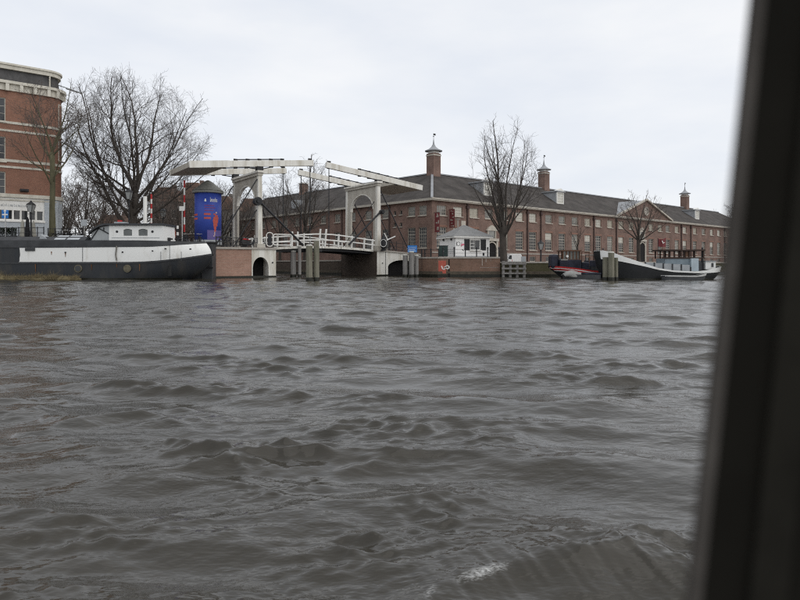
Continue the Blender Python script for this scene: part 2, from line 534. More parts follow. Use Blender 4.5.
    L(mul.outputs[0], b2.inputs['Height']); L(b1.outputs['Normal'], b2.inputs['Normal'])
    L(b2.outputs['Normal'], b.inputs['Normal'])
    # capillary wrinkles
    mpw = nt.nodes.new('ShaderNodeMapping'); mpw.inputs['Scale'].default_value = (0.5, 1.15, 1); mpw.inputs['Rotation'].default_value = (0, 0, 0.15)
    rdg = nt.nodes.new('ShaderNodeTexNoise'); rdg.noise_type = 'RIDGED_MULTIFRACTAL'
    rdg.inputs['Scale'].default_value = 6.5; rdg.inputs['Detail'].default_value = 3; rdg.inputs['Roughness'].default_value = 0.55
    rdg.inputs['Distortion'].default_value = 0.6
    L(tc.outputs['Object'], mpw.inputs['Vector']); L(mpw.outputs['Vector'], rdg.inputs['Vector'])
    pt2 = noise(1.6, 2, 0.5, 1.0, 0.4)
    mr3 = nt.nodes.new('ShaderNodeMapRange'); mr3.inputs['From Min'].default_value = 0.48; mr3.inputs['From Max'].default_value = 0.66
    L(pt2, mr3.inputs['Value'])
    ml3 = nt.nodes.new('ShaderNodeMath'); ml3.operation = 'MULTIPLY'
    L(rdg.outputs['Fac'], ml3.inputs[0]); L(mr3.outputs[0], ml3.inputs[1])
    b3 = nt.nodes.new('ShaderNodeBump'); b3.inputs['Strength'].default_value = 0.6; b3.inputs['Distance'].default_value = 0.028
    L(ml3.outputs[0], b3.inputs['Height']); L(b2.outputs['Normal'], b3.inputs['Normal'])
    L(b3.outputs['Normal'], b.inputs['Normal'])
    # silt in the water
    silt = noise(0.9, 4, 0.7, 1.0, 0.1)
    rp = nt.nodes.new('ShaderNodeValToRGB')
    rp.color_ramp.elements[0].position = 0.3; rp.color_ramp.elements[0].color = (0.030, 0.0268, 0.0200, 1)
    rp.color_ramp.elements[1].position = 0.7; rp.color_ramp.elements[1].color = (0.042, 0.0372, 0.0285, 1)
    L(silt, rp.inputs['Fac'])
    # foam
    fa = nt.nodes.new('ShaderNodeAttribute'); fa.attribute_name = 'foam'
    fn = noise(85.0, 6, 0.6, 1.6, 0.5)
    am = nt.nodes.new('ShaderNodeMath'); am.operation = 'MULTIPLY_ADD'
    L(fn, am.inputs[0]); am.inputs[1].default_value = 1.2; am.inputs[2].default_value = -0.35
    mm = nt.nodes.new('ShaderNodeMath'); mm.operation = 'MULTIPLY'
    L(am.outputs[0], mm.inputs[0]); L(fa.outputs['Fac'], mm.inputs[1])
    fr = nt.nodes.new('ShaderNodeMapRange')
    fr.inputs['From Min'].default_value = 0.09; fr.inputs['From Max'].default_value = 0.38
    L(mm.outputs[0], fr.inputs['Value'])
    fr.inputs['To Max'].default_value = 0.85
    # bubbles: sparse flecks
    vo = nt.nodes.new('ShaderNodeTexVoronoi'); vo.inputs['Scale'].default_value = 9.0
    L(tc.outputs['Object'], vo.inputs['Vector'])
    lt = nt.nodes.new('ShaderNodeMath'); lt.operation = 'LESS_THAN'; lt.inputs[1].default_value = 0.032
    L(vo.outputs['Distance'], lt.inputs[0])
    sx = nt.nodes.new('ShaderNodeSeparateColor'); L(vo.outputs['Color'], sx.inputs[0])
    g2 = nt.nodes.new('ShaderNodeMath'); g2.operation = 'GREATER_THAN'; g2.inputs[1].default_value = 0.95
    L(sx.outputs[0], g2.inputs[0])
    fl = nt.nodes.new('ShaderNodeMath'); fl.operation = 'MULTIPLY'
    L(lt.outputs[0], fl.inputs[0]); L(g2.outputs[0], fl.inputs[1])
    fl2 = nt.nodes.new('ShaderNodeMath'); fl2.operation = 'MULTIPLY'; fl2.inputs[1].default_value = 0.0
    L(fl.outputs[0], fl2.inputs[0])
    mxx = nt.nodes.new('ShaderNodeMath'); mxx.operation = 'MAXIMUM'
    L(fr.outputs[0], mxx.inputs[0]); L(fl2.outputs[0], mxx.inputs[1])
    mx = nt.nodes.new('ShaderNodeMix'); mx.data_type = 'RGBA'
    mx.inputs['B'].default_value = (0.55, 0.55, 0.53, 1)
    L(mxx.outputs[0], mx.inputs['Factor']); L(rp.outputs['Color'], mx.inputs['A'])
    L(mx.outputs['Result'], b.inputs['Base Color'])
    mr2 = nt.nodes.new('ShaderNodeMath'); mr2.operation = 'MULTIPLY_ADD'; mr2.inputs[1].default_value = 0.5; mr2.inputs[2].default_value = 0.11
    L(mxx.outputs[0], mr2.inputs[0]); L(mr2.outputs[0], b.inputs['Roughness'])
    me.materials.append(m)
    o = bpy.data.objects.new('water', me)
    COL.objects.link(o)
    return tag(o, 'choppy grey brown river water with a small breaking wake', kind='structure')
build_water()

# ------------------------------------------------------------------ bridge frame, banks, quays
BO = Vector((-2.52, 72.0, 0)); BA = R(35)
bu = Vector((math.cos(BA), math.sin(BA), 0)); bn = Vector((-math.sin(BA), math.cos(BA), 0))
def BL(x, y):
    p = BO + bu * x + bn * y
    return (p.x, p.y)
AM_A = math.atan2(0.668, 0.744)
AC = Vector((4.28, 84.0, 0)); au = Vector((0.744, 0.668, 0)); av = Vector((-0.668, 0.744, 0))

rb = [BL(-0.5, 7.6), (2.49, 75.0), (2.6, 72.2), (10.6, 72.2), (10.6, 66.7), (16, 67.1), (22, 69.0), (34, 78), (60, 100), (130, 160), (420, 400), (-60, 500), BL(-0.5, 130)]
tag(MB().prism(rb, -1.5, 1.15).build('quay_ground', m_paving), 'paved quay in front of the long brick hospice', kind='structure')
lb = [BL(-12.84, 7.6), BL(-12.84, 130), (-140, 420), (-420, 300), (-300, 61.2), (-24, 61.2), BL(-19.4, 7.6)]
tag(MB().prism(lb, -1.5, [3.1, 3.4, 3.6, 3.7, 3.7, 3.7, 3.1]).build('quay_ground', m_paving), 'paved quay behind the houseboat', kind='structure')
lb2 = [BL(-19.38, 7.58), (-23.98, 61.22), (-18.3, 61.0)]
tag(MB().prism(lb2, -1.5, [3.1, 3.55, 3.1]).build('quay_ground', m_paving), 'paved corner of the quay beside the bridge', kind='structure')
far = [(-420, 500), (-420, 900), (420, 900), (420, 500)]
tag(MB().prism(far, -1.0, 1.6).build('far_ground', m_paving), kind='structure')
terr = [(2.62, 72.0), (2.3, 69.2), (2.75, 67.6), (4.2, 66.5), (10.25, 66.6), (10.55, 66.9), (10.55, 72.1)]
tag(MB().prism(terr, 0.5, 2.1).build('quay_terrace', m_paving), 'raised paved terrace under the white kiosk', kind='structure')

m_stain = M('tide_stain_brick', (0.085, 0.07, 0.05), 0.7, 0.3, 2.5, bump=0.3)
def quay_wall(name, label, pts, z0, z1, mat, thick=0.35, coping=True):
    t = thing(name, label, 'quay wall', (pts[0][0], pts[0][1], 0))
    x0, y0 = pts[0]
    for i in range(len(pts) - 1):
        a, b = Vector((pts[i][0] - x0, pts[i][1] - y0, 0)), Vector((pts[i + 1][0] - x0, pts[i + 1][1] - y0, 0))
        d = (b - a); ln = d.length; ang = math.atan2(d.y, d.x)
        w = MB().box(0, ln, 0.0, thick, z0, z1).build('wall', mat, t, loc=a, rz=ang)
        MB().box(0.0, ln, -0.045, -0.004, z0, 0.30).build('weed_band', m_wet, t, loc=a, rz=ang)
        MB().box(0.0, ln, -0.02, -0.003, 0.305, 0.62).build('tide_stain', m_stain, t, loc=a, rz=ang)
        if coping:
            n = max(1, int(ln / 1.3))
            for k in range(n):
                g = 0.006
                MB().box(ln * k / n + g, ln * (k + 1) / n - g, -0.06, thick + 0.1, 0, 0.16).build('coping_stone', m_stone, t, loc=a + Vector((d.x * 0, 0, z1 - 0.005 + 0.004 * (k % 2))), rz=ang)
    return t
qw = quay_wall('quay_wall', 'brown brick quay wall with white graffiti under the white kiosk', [(2.0, 72.3), (2.0, 69.2), (2.45, 67.4), (3.95, 66.1), (10.55, 66.2)], -0.8, 2.0, m_quaybrick)
quay_wall('quay_wall', 'low dark mossy quay wall behind the wooden landing', [(10.55, 66.5), (16.0, 66.8), (22.2, 68.7), (34.2, 77.6), (60, 99.5)], -0.8, 1.5, m_mossbrick)
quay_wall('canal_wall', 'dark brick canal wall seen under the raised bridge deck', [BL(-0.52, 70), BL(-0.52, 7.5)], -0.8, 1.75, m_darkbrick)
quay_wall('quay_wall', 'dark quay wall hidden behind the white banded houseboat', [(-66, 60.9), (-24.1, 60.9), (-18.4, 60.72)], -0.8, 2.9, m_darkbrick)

def scribble(mb, x0, x1, z, h, seed, y0=-0.02, y1=-0.004, t=0.18):
    """illegible strokes of writing"""
    rng = random.Random(seed)
    x = x0
    while x < x1 - h * 0.4:
        w = h * rng.uniform(0.35, 0.6)
        s = h * t
        k = rng.randrange(4)
        mb.box(x, x + s, y0, y1, z, z + h * (1.35 if k == 0 else 1))
        if k in (1, 2): mb.box(x + s, x + w, y0, y1, z + h - s, z + h)
        if k in (0, 2): mb.box(x + s, x + w, y0, y1, z, z + s)
        if k in (1, 3): mb.box(x + w, x + w + s, y0, y1, z, z + h)
        if k == 3: mb.box(x + s, x + w, y0, y1, z + h * 0.45, z + h * 0.45 + s)
        x += w + s + h * 0.22
    return mb
m_spray = M('white_spray_paint', (0.7, 0.68, 0.64), 0.6, 0.15, 5)
m_sprayred = M('red_spray_paint', (0.42, 0.10, 0.07), 0.7, 0.2, 5)
m_spraypink = M('pink_spray_paint', (0.75, 0.22, 0.30), 0.6, 0.15, 5)
g = MB()
for zz, xx0, xx1 in ((0.75, 0.3, 1.3),):
    g.box(0.1, 0.9, -0.012, -0.003, 0.4, 1.75)
g.build('graffiti_patch', m_sprayred, qw, loc=(1.95, -6.2, 0))
g = MB()
scr = [(0.15, 1.25), (0.3, 0.85), (0.55, 0.8), (0.7, 1.2), (0.95, 1.3), (1.2, 1.1), (1.0, 0.85), (0.75, 0.95), (0.5, 1.15)]
for i in range(len(scr) - 1):
    g.bar((scr[i][0], -0.02, scr[i][1]), (scr[i + 1][0], -0.02, scr[i + 1][1]), 0.02, 0.15)
g.build('graffiti_tag', m_spray, qw, loc=(2.25, -6.2, 0.2)).scale = (.8, 1, .8)
g = MB(); rng = random.Random(5)
for k in range(9):
    x = 2.2 + k * 0.42 + rng.uniform(-.1, .1)
    g.box(x, x + rng.uniform(0.03, 0.09), -0.012, -0.003, 1.98 - rng.uniform(0.3, 0.9), 1.98)
g.box(3.0, 6.4, -0.012, -0.003, 1.02, 1.06)
g.build('lime_streak', M('lime_streaks', (0.36, 0.31, 0.27), 0.8, 0.3, 8), qw, loc=(1.95, -6.12, 0))
MB().box(0, 0.12, -0.05, -0.003, 0.0, 1.9).box(-0.06, 0.18, -0.09, -0.051, -0.1, 0.4).build('seam', m_dark, qw, loc=(3.1, -6.15, 0))

# ------------------------------------------------------------------ bridge piers
def arch_pts(xa, xb, zs, zt, n=14):
    cx, rx = (xa + xb) / 2, (xb - xa) / 2
    return [(cx - rx * math.cos(math.pi * i / n), zs + (zt - zs) * math.sin(math.pi * i / n)) for i in range(n + 1)]

def arch_wall(mb, x0, x1, z0, ztop, xa, xb, zs, zt, y0, y1):
    """wall slab in xz with an arched opening down to z0; ztop = function of x"""
    ap = arch_pts(xa, xb, zs, zt)
    mb.slab([(x0, z0), (xa, z0), (xa, ztop(xa)), (x0, ztop(x0))], y0, y1)
    mb.slab([(xb, z0), (x1, z0), (x1, ztop(x1)), (xb, ztop(xb))], y0, y1)
    for i in range(len(ap) - 1):
        a, b = ap[i], ap[i + 1]
        mb.slab([a, b, (b[0], ztop(b[0])), (a[0], ztop(a[0]))], y0, y1)
    return mb

pl = thing('bridge_pier', 'left bridge pier of pale brick with a white arched end', 'bridge pier', (BO.x, BO.y, 0), BA)
MB().box(-19.4, -15.42, -0.6, 7.4, -0.8, 2.85).build('brick_block', m_pierbrick, pl, bevel=0.03)
arch_wall(MB(), -15.415, -12.82, -0.8, lambda x: 2.85, -15.3, -13.62, 1.0, 2.1, -0.615, -0.15).build('arch_front', m_cream, pl)
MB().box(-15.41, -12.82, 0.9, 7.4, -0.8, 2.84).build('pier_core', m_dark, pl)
MB().box(-13.55, -12.825, -0.145, 0.895, -0.8, 2.83).build('pier_end', m_cream, pl)
for k in range(5):
    x = -19.5 + k * 1.34
    MB().box(x + 0.006, x + 1.33, -0.72, 0.3, 2.855, 3.06).build('coping_stone', m_stone, pl)
MB().box(-19.5, -12.8, 0.31, 7.4, 2.852, 3.04).build('pier_top', m_paving, pl)
MB().tube([(-13.2, -0.62, 1.55), (-13.2, -0.72, 1.55)], 0.07, 8).build('mooring_ring', m_iron, pl)
MB().box(-19.45, -12.8, -0.66, -0.62, -0.8, 0.22).build('weed_band', m_wet, pl)

pr = thing('bridge_pier', 'right bridge pier with white arched front behind the blue sign', 'bridge pier', (BO.x, BO.y, 0), BA)
ztop = lambda x: 2.85 - max(0, x) * 0.075
arch_wall(MB(), -0.52, 5.7, -0.8, ztop, 0.98, 4.95, 1.05, 1.85, -0.6, 0.0).build('arch_front', m_cream, pr)
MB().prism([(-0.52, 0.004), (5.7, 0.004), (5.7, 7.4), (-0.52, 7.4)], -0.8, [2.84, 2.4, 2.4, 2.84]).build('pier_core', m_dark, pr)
MB().box(-0.56, -0.524, -0.59, 7.4, -0.8, 2.83).build('side_wall', m_darkbrick, pr)  # shadow below the deck is put into this dark brick colour
MB().box(0.62, 0.66, -0.63, -0.602, -0.2, 2.75).build('joint', m_iron, pr)
for k in range(4):
    x = -0.6 + k * 1.6
    MB().prism([(x, -0.72), (x + 1.59, -0.72), (x + 1.59, 0.5), (x, 0.5)], [ztop(x) + .004, ztop(x + 1.59) + .004] * 1 + [ztop(x + 1.59) + .004, ztop(x) + .004], [ztop(x) + .18, ztop(x + 1.59) + .18, ztop(x + 1.59) + .18, ztop(x) + .18]).build('coping_stone', m_stone, pr)
MB().tube([(0.2, -0.61, 1.5), (0.2, -0.7, 1.5)], 0.06, 8).build('mooring_ring', m_iron, pr)
for wa_, wb_ in ((-0.6, 0.97), (4.96, 5.75)):
    MB().box(wa_, wb_, -0.65, -0.605, -0.8, 0.2).build('weed_band', m_wet, pr)
# approach road from bridge to right bank
tag(MB().prism([BL(5.72, 0.1), BL(9.5, -0.5), BL(9.5, 7.3), BL(5.72, 7.4)], 0.5, [2.45, 1.2, 1.2, 2.5]).build('road', m_paving), 'short paved ramp leading off the bridge', kind='structure')

# ------------------------------------------------------------------ drawbridge
br = thing('drawbridge', 'white wooden double drawbridge with two arched portals and balance beams', 'drawbridge', (BO.x, BO.y, 0), BA)
XL, XR, W = -14.35, 0.0, 6.8
def dz(x):
    t = (x - (-7.2)) / 7.2
    return 3.36 - 0.36 * min(1.6, t * t)
def portal(xc):
    sgn = 1
    for y in (0.0, W):
        MB().bar((xc, y, 2.9), (xc, y, 10.86), 0.52, 0.52, 0.40, 0.40).build('portal_post', m_cream, br, bevel=0.02)
        MB().box(xc - 0.42, xc + 0.42, y - 0.42, y + 0.42, 2.9, 3.45).build('post_plinth', m_dull, br)
    # arch panel in yz
    p = MB()
    ya, yb, zs, zt = 0.85, W - 0.85, 7.75, 9.65
    n = 16
    ap = [(ya + (yb - ya) * (1 - math.cos(math.pi * i / n)) / 2, zs + (zt - zs) * math.sin(math.pi * i / n)) for i in range(n + 1)]
    x0, x1 = xc - 0.12, xc + 0.12
    p.slabx([(0.21, 3.0), (ya, 3.0), (ya, 10.35), (0.21, 10.35)], x0, x1)
    p.slabx([(yb, 3.0), (W - 0.21, 3.0), (W - 0.21, 10.35), (yb, 10.35)], x0, x1)
    for i in range(n):
        a, b = ap[i], ap[i + 1]
        p.slabx([a, b, (b[0], 10.35), (a[0], 10.35)], x0, x1)
    p.build('arch_panel', m_dull, br)
    t = MB()
    for i in range(n):
        a, b = ap[i], ap[i + 1]
        t.bar((xc, a[0], a[1] - .02), (xc, b[0], b[1] - .02), 0.32, 0.10)
    t.build('arch_trim', m_cream, br)
    MB().box(xc - 0.26, xc + 0.26, -0.3, W + 0.3, 10.36, 10.62).build('lintel', m_dull, br)
    MB().box(xc - 0.36, xc + 0.36, -0.42, W + 0.42, 10.64, 10.86).build('lintel_cap', m_cream, br, bevel=0.03)
portal(XL); portal(XR)

def beam(x0, z0, x1, z1, xp, y, out):
    MB().bar((x0, y, z0), (x1, y, z1), 0.34, 0.62).build('balance_beam', m_cream, br, bevel=0.02)
    f = lambda x: z0 + (z1 - z0) * (x - x0) / (x1 - x0)
    # pivot bearing with stepped iron struts below, strap above
    MB().box(xp - 0.32, xp + 0.32, y - 0.28, y + 0.28, 10.865, f(xp) - 0.30).build('pivot_bearing', m_iron, br)
    s = MB().bar((xp - 2.6, y - 0.02, f(xp - 2.6) + 0.42), (xp + 2.6, y - 0.02, f(xp + 2.6) + 0.42), 0.10, 0.10)
    for dxx in (-2.5, -1.25, 0, 1.25, 2.5):
        s.bar((xp + dxx, y, f(xp + dxx) - 0.42), (xp + dxx, y, f(xp + dxx) + 0.5), 0.40, 0.07)
    s.bar((xp, y, 11.0), (xp - 1.5, y, f(xp - 1.5) - 0.34), 0.09, 0.09).bar((xp, y, 11.0), (xp + 1.5, y, f(xp + 1.5) - 0.34), 0.09, 0.09)
    s.build('iron_strap', m_iron, br)
    # hanger down to the leaf
    xh = x1 - 0.35 if out < 0 else x0 + 0.35
    MB().tube([(xh, y, f(xh) + 0.3), (xh, y, dz(xh) - 0.1)], 0.045, 6).build('hanger_rod', m_iron, br)
    MB().bar((xh, y, f(xh) - 0.36), (xh, y, f(xh) + 0.5), 0.42, 0.12).build('hanger_clamp', m_iron, br)
for y in (0.0, W):
    beam(-21.4, 10.88, -8.3, 12.2, XL, y, -1)
    beam(-6.72, 12.15, 6.3, 10.55, XR, y, 1)
def cw(x0, z0, x1, z1):
    MB().bar((x0, W / 2, z0), (x1, W / 2, z1), W - 0.36, 0.5).build('counterweight', m_dull, br, bevel=0.02)
cw(-21.38, 10.885, -17.6, 11.265)
cw(2.6, 11.0, 6.28, 10.55)
for (y, xs) in ((-0.02, 1),):
    MB().bar((-21.42, y - 0.16, 10.87), (-17.5, y - 0.16, 11.27), 0.02, 0.66).build('counterweight_cheek', m_cream, br)

# deck: planks as pieces along the leaves
for x0, x1 in ((-16.2, -11.6), (-11.55, -7.24), (-7.18, -2.5), (-2.45, 1.4)):
    d = MB(); n = 6
    for i in range(n):
        a, b = x0 + (x1 - x0) * i / n, x0 + (x1 - x0) * (i + 1) / n
        d.add([(a, 0.32, dz(a) - .2), (b, 0.32, dz(b) - .2), (b, W - 0.32, dz(b) - .2), (a, W - 0.32, dz(a) - .2), (a, 0.32, dz(a)), (b, 0.32, dz(b)), (b, W - 0.32, dz(b)), (a, W - 0.32, dz(a))],
              [(0, 3, 2, 1), (4, 5, 6, 7), (0, 1, 5, 4), (1, 2, 6, 5), (2, 3, 7, 6), (3, 0, 4, 7)])
    d.build('deck', M('deck_planks', (0.11, 0.10, 0.09), 0.9, 0.2, 3), br)
for x0, x1, in ((-12.78, -9.2), (-9.15, -7.25), (-7.15, -4.9), (-4.8, -0.62)):
    for y in (-0.02, W - 0.28):
        d = MB(); n = 4
        for i in range(n):
            a, b = x0 + (x1 - x0) * i / n, x0 + (x1 - x0) * (i + 1) / n
            d.bar((a, y + 0.15, dz(a) - 0.14), (b, y + 0.15, dz(b) - 0.14), 0.24, 0.26)
        d.build('edge_beam', m_cream, br)
for y in (0.6, 2.0, 3.4, 4.8, 6.2):
    d = MB()
    for i in range(8):
        a, b = -12.8 + 1.525 * i, -12.8 + 1.525 * (i + 1)
        d.bar((a, y, dz(a) - 0.38), (b, y, dz(b) - 0.38), 0.22, 0.34)
    d.build('girder', m_iron, br)
MB().box(-9.15, -7.3, -0.2, W, 2.72, 2.98).build('landing_beam', m_iron, br)

# railings
def rail_h(x):
    return dz(x) + 1.0 + 0.28 * math.exp(-((x + 7) / 4) ** 2)
for y in (0.02, W - 0.02):
    for x in (-12.4, -10.9, -9.4, -7.55, -6.85, -5.2, -3.5, -1.9, -0.8):
        tall = x in (-7.55, -6.85)
        lean = 0.12 if y < 1 else -0.12
        MB().bar((x, y, dz(x) - 0.1), (x + (0.1 if tall else 0), y - lean, rail_h(x) + (0.55 if tall else 0.12)), 0.15, 0.15).build('railing_post', m_white, br)
    for frac in (1.0, 0.5):
        for x0, x1 in ((-12.9, -7.0), (-7.5, -0.5)):
            r = MB(); n = 5
            for i in range(n):
                a, b = x0 + (x1 - x0) * i / n, x0 + (x1 - x0) * (i + 1) / n
                r.bar((a, y - 0.1, dz(a) + (rail_h(a) - dz(a)) * frac), (b, y - 0.1, dz(b) + (rail_h(b) - dz(b)) * frac), 0.09, 0.13)
            r.build('handrail', m_white, br)
    for xs in ((XR + 0.4, XR + 4.2), (XL - 4.6, XL - 0.4)):
        for x in np.linspace(xs[0], xs[1], 5):
            MB().tube([(float(x), y - 0.4, 2.6), (float(x), y - 0.4, 4.05)], 0.035, 6).build('iron_railing_post', m_iron, br)
        for zz in (3.98, 3.55, 3.2):
            k = 0.075 if xs[0] > 0 else 0
            MB().tube([(xs[0], y - 0.4, zz), (xs[1], y - 0.4, zz - k * 4)], 0.025, 6).build('iron_rail', m_iron, br)
# swing gate with rounded corners on the left leaf
def round_frame(x0, x1, z0, z1, y, r, t, c=0.22):
    pts = []
    for cx, cz, a0 in ((x1 - c, z1 - c, 0), (x0 + c, z1 - c, 90), (x0 + c, z0 + c, 180), (x1 - c, z0 + c, 270)):
        for k in range(5):
            a = R(a0 + 90 * k / 4)
            pts.append((cx + c * math.cos(a), y, cz + c * math.sin(a)))
    pts.append(pts[0])
    return MB().tube(pts, t, 6, cap=False)
round_frame(-13.0, -10.9, 3.35, 4.45, -0.35, 0.2, 0.06).build('swing_gate', m_white, br)
round_frame(-13.75, -13.05, 3.2, 4.6, -0.38, 0.2, 0.05, 0.3).build('gate_hoop', m_white, br)
MB().box(-13.6, -13.2, -0.4, -0.34, 3.3, 4.4).build('gate_signal', m_iron, br)
# push rods and gear
MB().tube([(XL - 0.1, -0.36, 7.7), (-9.6, -0.36, 3.35)], 0.11, 8).build('push_rod', m_iron, br)
MB().tube([(XR + 0.1, -0.36, 7.35), (-4.1, -0.36, 3.5)], 0.11, 8).build('push_rod', m_iron, br)
for x in (XL - 0.35, XR + 0.25):
    MB().tube([(x, -0.62, 7.72 if x < -5 else 7.35), (x, -0.10, 7.72 if x < -5 else 7.35)], 0.42 if x < -5 else 0.26, 16).build('gear_wheel', m_iron, br)
    MB().tube([(x, -0.75, 7.72 if x < -5 else 7.35), (x, -0.63, 7.72 if x < -5 else 7.35)], 0.2, 10).build('gear_hub', m_iron, br)
# diagonal stays
for xc, s in ((XL, -1), (XR, 1)):
    for y in (0.0, W):
        z_end = 3.05 if s < 0 else 2.6
        MB().tube([(xc + s * 0.25, y, 10.0), (xc + s * 4.6, y, z_end)], 0.06, 6).build('stay_rod', m_iron, br)
        MB().tube([(xc + s * 0.25, y + 0.1, 6.9), (xc + s * 2.7, y + 0.1, z_end)], 0.05, 6).build('stay_rod', m_iron, br)
    MB().tube([(xc - s * 0.2, 0.5, 8.6), (xc - s * 2.8, W / 2, 3.2)], 0.04, 6).build('cross_rod', m_iron, br)

# ------------------------------------------------------------------ long brick hospice
am = thing('brick_hospice', 'long red brown brick hospice with slate roof and central pediment', 'building', (AC.x, AC.y, 1.65), AM_A)
LA, TB, WD = 119.0, 56.0, 6.9          # length along the river, wing along the canal, half depth
EV, RG = 8.28, 13.25                   # eave and ridge above the quay
def s_of(px):
    k = (px - 400) / FPX
    return (k * AC.y - AC.x) / (au.x - au.y * k)
top_px = [441.7, 458, 474, 489, 504, 519.5, 532.8, 548.7, 562, 574.8, 587.7, 598.4, 610, 621, 631.3, 651, 660, 667.7, 676.8, 684.6, 694.8, 703.5, 711.5, 718.7]
bays = [s_of(p) for p in top_px]
while bays[-1] + 3.9 < LA - 2:
    bays.append(bays[-1] + 3.9)
s_door, s_mid = s_of(491), s_of(641.5)
UP = (6.35, 7.70)      # upper windows
LO = (1.92, 4.78)      # tall windows
BS = (0.12, 0.92)      # basement
ops, lowb, basb = [], [], []
for i, s in enumerate(bays):
    ops.append((s - 0.92, s + 0.92, *UP))
    if abs(s - s_door) > 2.0 and abs(s - s_mid) > 2.2:
        ops.append((s - 0.95, s + 0.95, *LO)); lowb.append((i, s))
        if s > 15:
            ops.append((s - 0.8, s + 0.8, *BS)); basb.append(s)
w = MB()
wall_open(w, 0, LA, -0.7, EV, ops)
w.build('wall', m_brick, am)
wu = grid_window(1.84, UP[1] - UP[0], 4, 3, m_hosp, m_blind)
wlo = grid_window(1.9, LO[1] - LO[0], 4, 6, m_hosp, m_halfblind, mw=0.05)
wb = grid_window(1.6, BS[1] - BS[0], 4, 1, m_hosp, m_glass, sill=False)
gl_dark = MB().box(-0.86, 0.86, 0.06, 0.09, 0.09, LO[1] - LO[0] - 0.09).mesh('glass', m_glass)
rng = random.Random(8)
gl_half = MB().box(-0.83, 0.83, 0.06, 0.09, 0.09, UP[1] - UP[0] - 0.09).mesh('glass', m_halfblind)
gl_cream = MB().box(-0.83, 0.83, 0.06, 0.09, 0.09, UP[1] - UP[0] - 0.09).mesh('glass', M('yellowed_curtain_glass', (0.42, 0.39, 0.31), 0.25, 0.2, 1.2, spec=0.5))
for i, s in enumerate(bays):
    put_window(wu, am, (s, 0.12, UP[0]), glass=(None, gl_half, None, gl_cream)[rng.randrange(4)])
for i, s in lowb:
    put_window(wlo, am, (s, 0.12, LO[0]), glass=gl_dark if rng.random() < 0.72 else None)
    if i % 3 == 1:
        MB().box(-0.84, 0.84, 0.05, 0.058, 1.7, LO[1] - LO[0] - 0.1).build('roller_blind', m_blind, am, loc=(s, 0.12, LO[0]))
for s in basb:
    put_window(wb, am, (s, 0.12, BS[0]))
# string courses and lintels
MB().box(0, LA, -0.06, -0.003, 1.25, 1.42).build('plinth_band', m_stone, am)
fa_me = MB().box(-1.05, 1.05, -0.03, -0.004, LO[1] + 0.01, LO[1] + 0.26).mesh('flat_arch', M('gauged_brick', (0.25, 0.14, 0.105), 0.85, 0.15, 6))
for i, s in lowb:
    link('flat_arch', fa_me, am, (s, 0, 0))
# canal side wall (local: along +y at x=0)
ops2, sidew = [], []
tl = [1.81, 4.04] + [9.6 + 3.9 * k for k in range(12)]
for t in tl:
    sidew.append(t)
    ops2.append((-t - 0.75, -t + 0.75, *UP)); ops2.append((-t - 0.8, -t + 0.8, *LO))
for t in (6.2, 7.5):
    for z in (6.7, 5.0):
        ops2.append((-t - 0.25, -t + 0.25, z, z + 0.6))
sd = MB()
wall_open(sd, -TB, 0, -0.7, EV, ops2)
side = sd.build('wall', m_brick, am, rz=R(-90))          # local x -> -y : x=-t lies at y=+t
wu2 = grid_window(1.5, UP[1] - UP[0], 4, 3, m_hosp, m_halfblind)
wl2 = grid_window(1.6, LO[1] - LO[0], 4, 6, m_hosp, m_halfblind)
ws2 = grid_window(0.5, 0.6, 1, 1, m_dull, m_glass, 0.05)
gd2 = MB().box(-0.7, 0.7, 0.06, 0.09, 0.09, LO[1] - LO[0] - 0.09).mesh('glass', m_glass)
for t in sidew:
    put_window(wu2, am, (0.12, t, UP[0]), R(-90))
    put_window(wl2, am, (0.12, t, LO[0]), R(-90), glass=gd2)
for t in (6.2, 7.5):
    for z in (6.7, 5.0):
        put_window(ws2, am, (0.12, t, z), R(-90))
MB().box(0.3, LA, WD * 2 - .1, WD * 2, -0.2, EV).box(LA - 0.1, LA, 0.02, WD * 2 - .11, -0.2, EV).box(WD * 2 - .1, WD * 2, WD * 2 + .01, TB, -0.2, EV).box(0.02, WD * 2 - .12, TB - 0.1, TB, -0.2, EV).build('rear_wall', m_brick, am)
# roof
E = 0.35
rv = [(-E, -E, EV + .3), (LA + E, -E, EV + .3), (LA - WD, WD, RG), (WD, WD, RG), (LA + E, 2 * WD + E, EV + .3), (2 * WD + E, 2 * WD + E, EV + .3),
      (-E, TB, EV + .3), (WD, TB, RG), (2 * WD + E, TB, EV + .3)]
rf = MB().add(rv, [(0, 1, 2, 3), (1, 4, 2), (4, 5, 3, 2), (0, 3, 7, 6), (3, 5, 8, 7)])
roof = rf.build('roof', m_slate, am)
MB().bar((-E, -E, EV + .32), (WD, WD, RG + .03), 0.34, 0.12).build('hip_cap', m_lead, roof)
MB().bar((WD - .1, WD, RG + .05), (LA - WD, WD, RG + .05), 0.4, 0.16).build('ridge_cap', m_lead, roof)
MB().bar((WD, WD - .1, RG + .05), (WD, TB, RG + .05), 0.4, 0.16).build('ridge_cap', m_lead, roof)
MB().add([(-E, TB, EV + .3), (2 * WD + E, TB, EV + .3), (WD, TB, RG)], [(0, 1, 2)]).build('gable', m_brick, am)
MB().box(-0.45, LA + .4, -0.5, 0.02, EV - 0.02, EV + 0.3).build('cornice', m_hosp, am)
MB().box(-0.5, 0.02, 0.03, TB, EV - 0.02, EV + 0.3).build('cornice', m_dull, am)
MB().box(-0.55, LA + .4, -0.62, -0.505, EV + 0.12, EV + 0.34).build('gutter', m_dull, am)
dp = [s_of(p) for p in (467, 527, 540.5, 593.5, 616, 681, 690.5)]
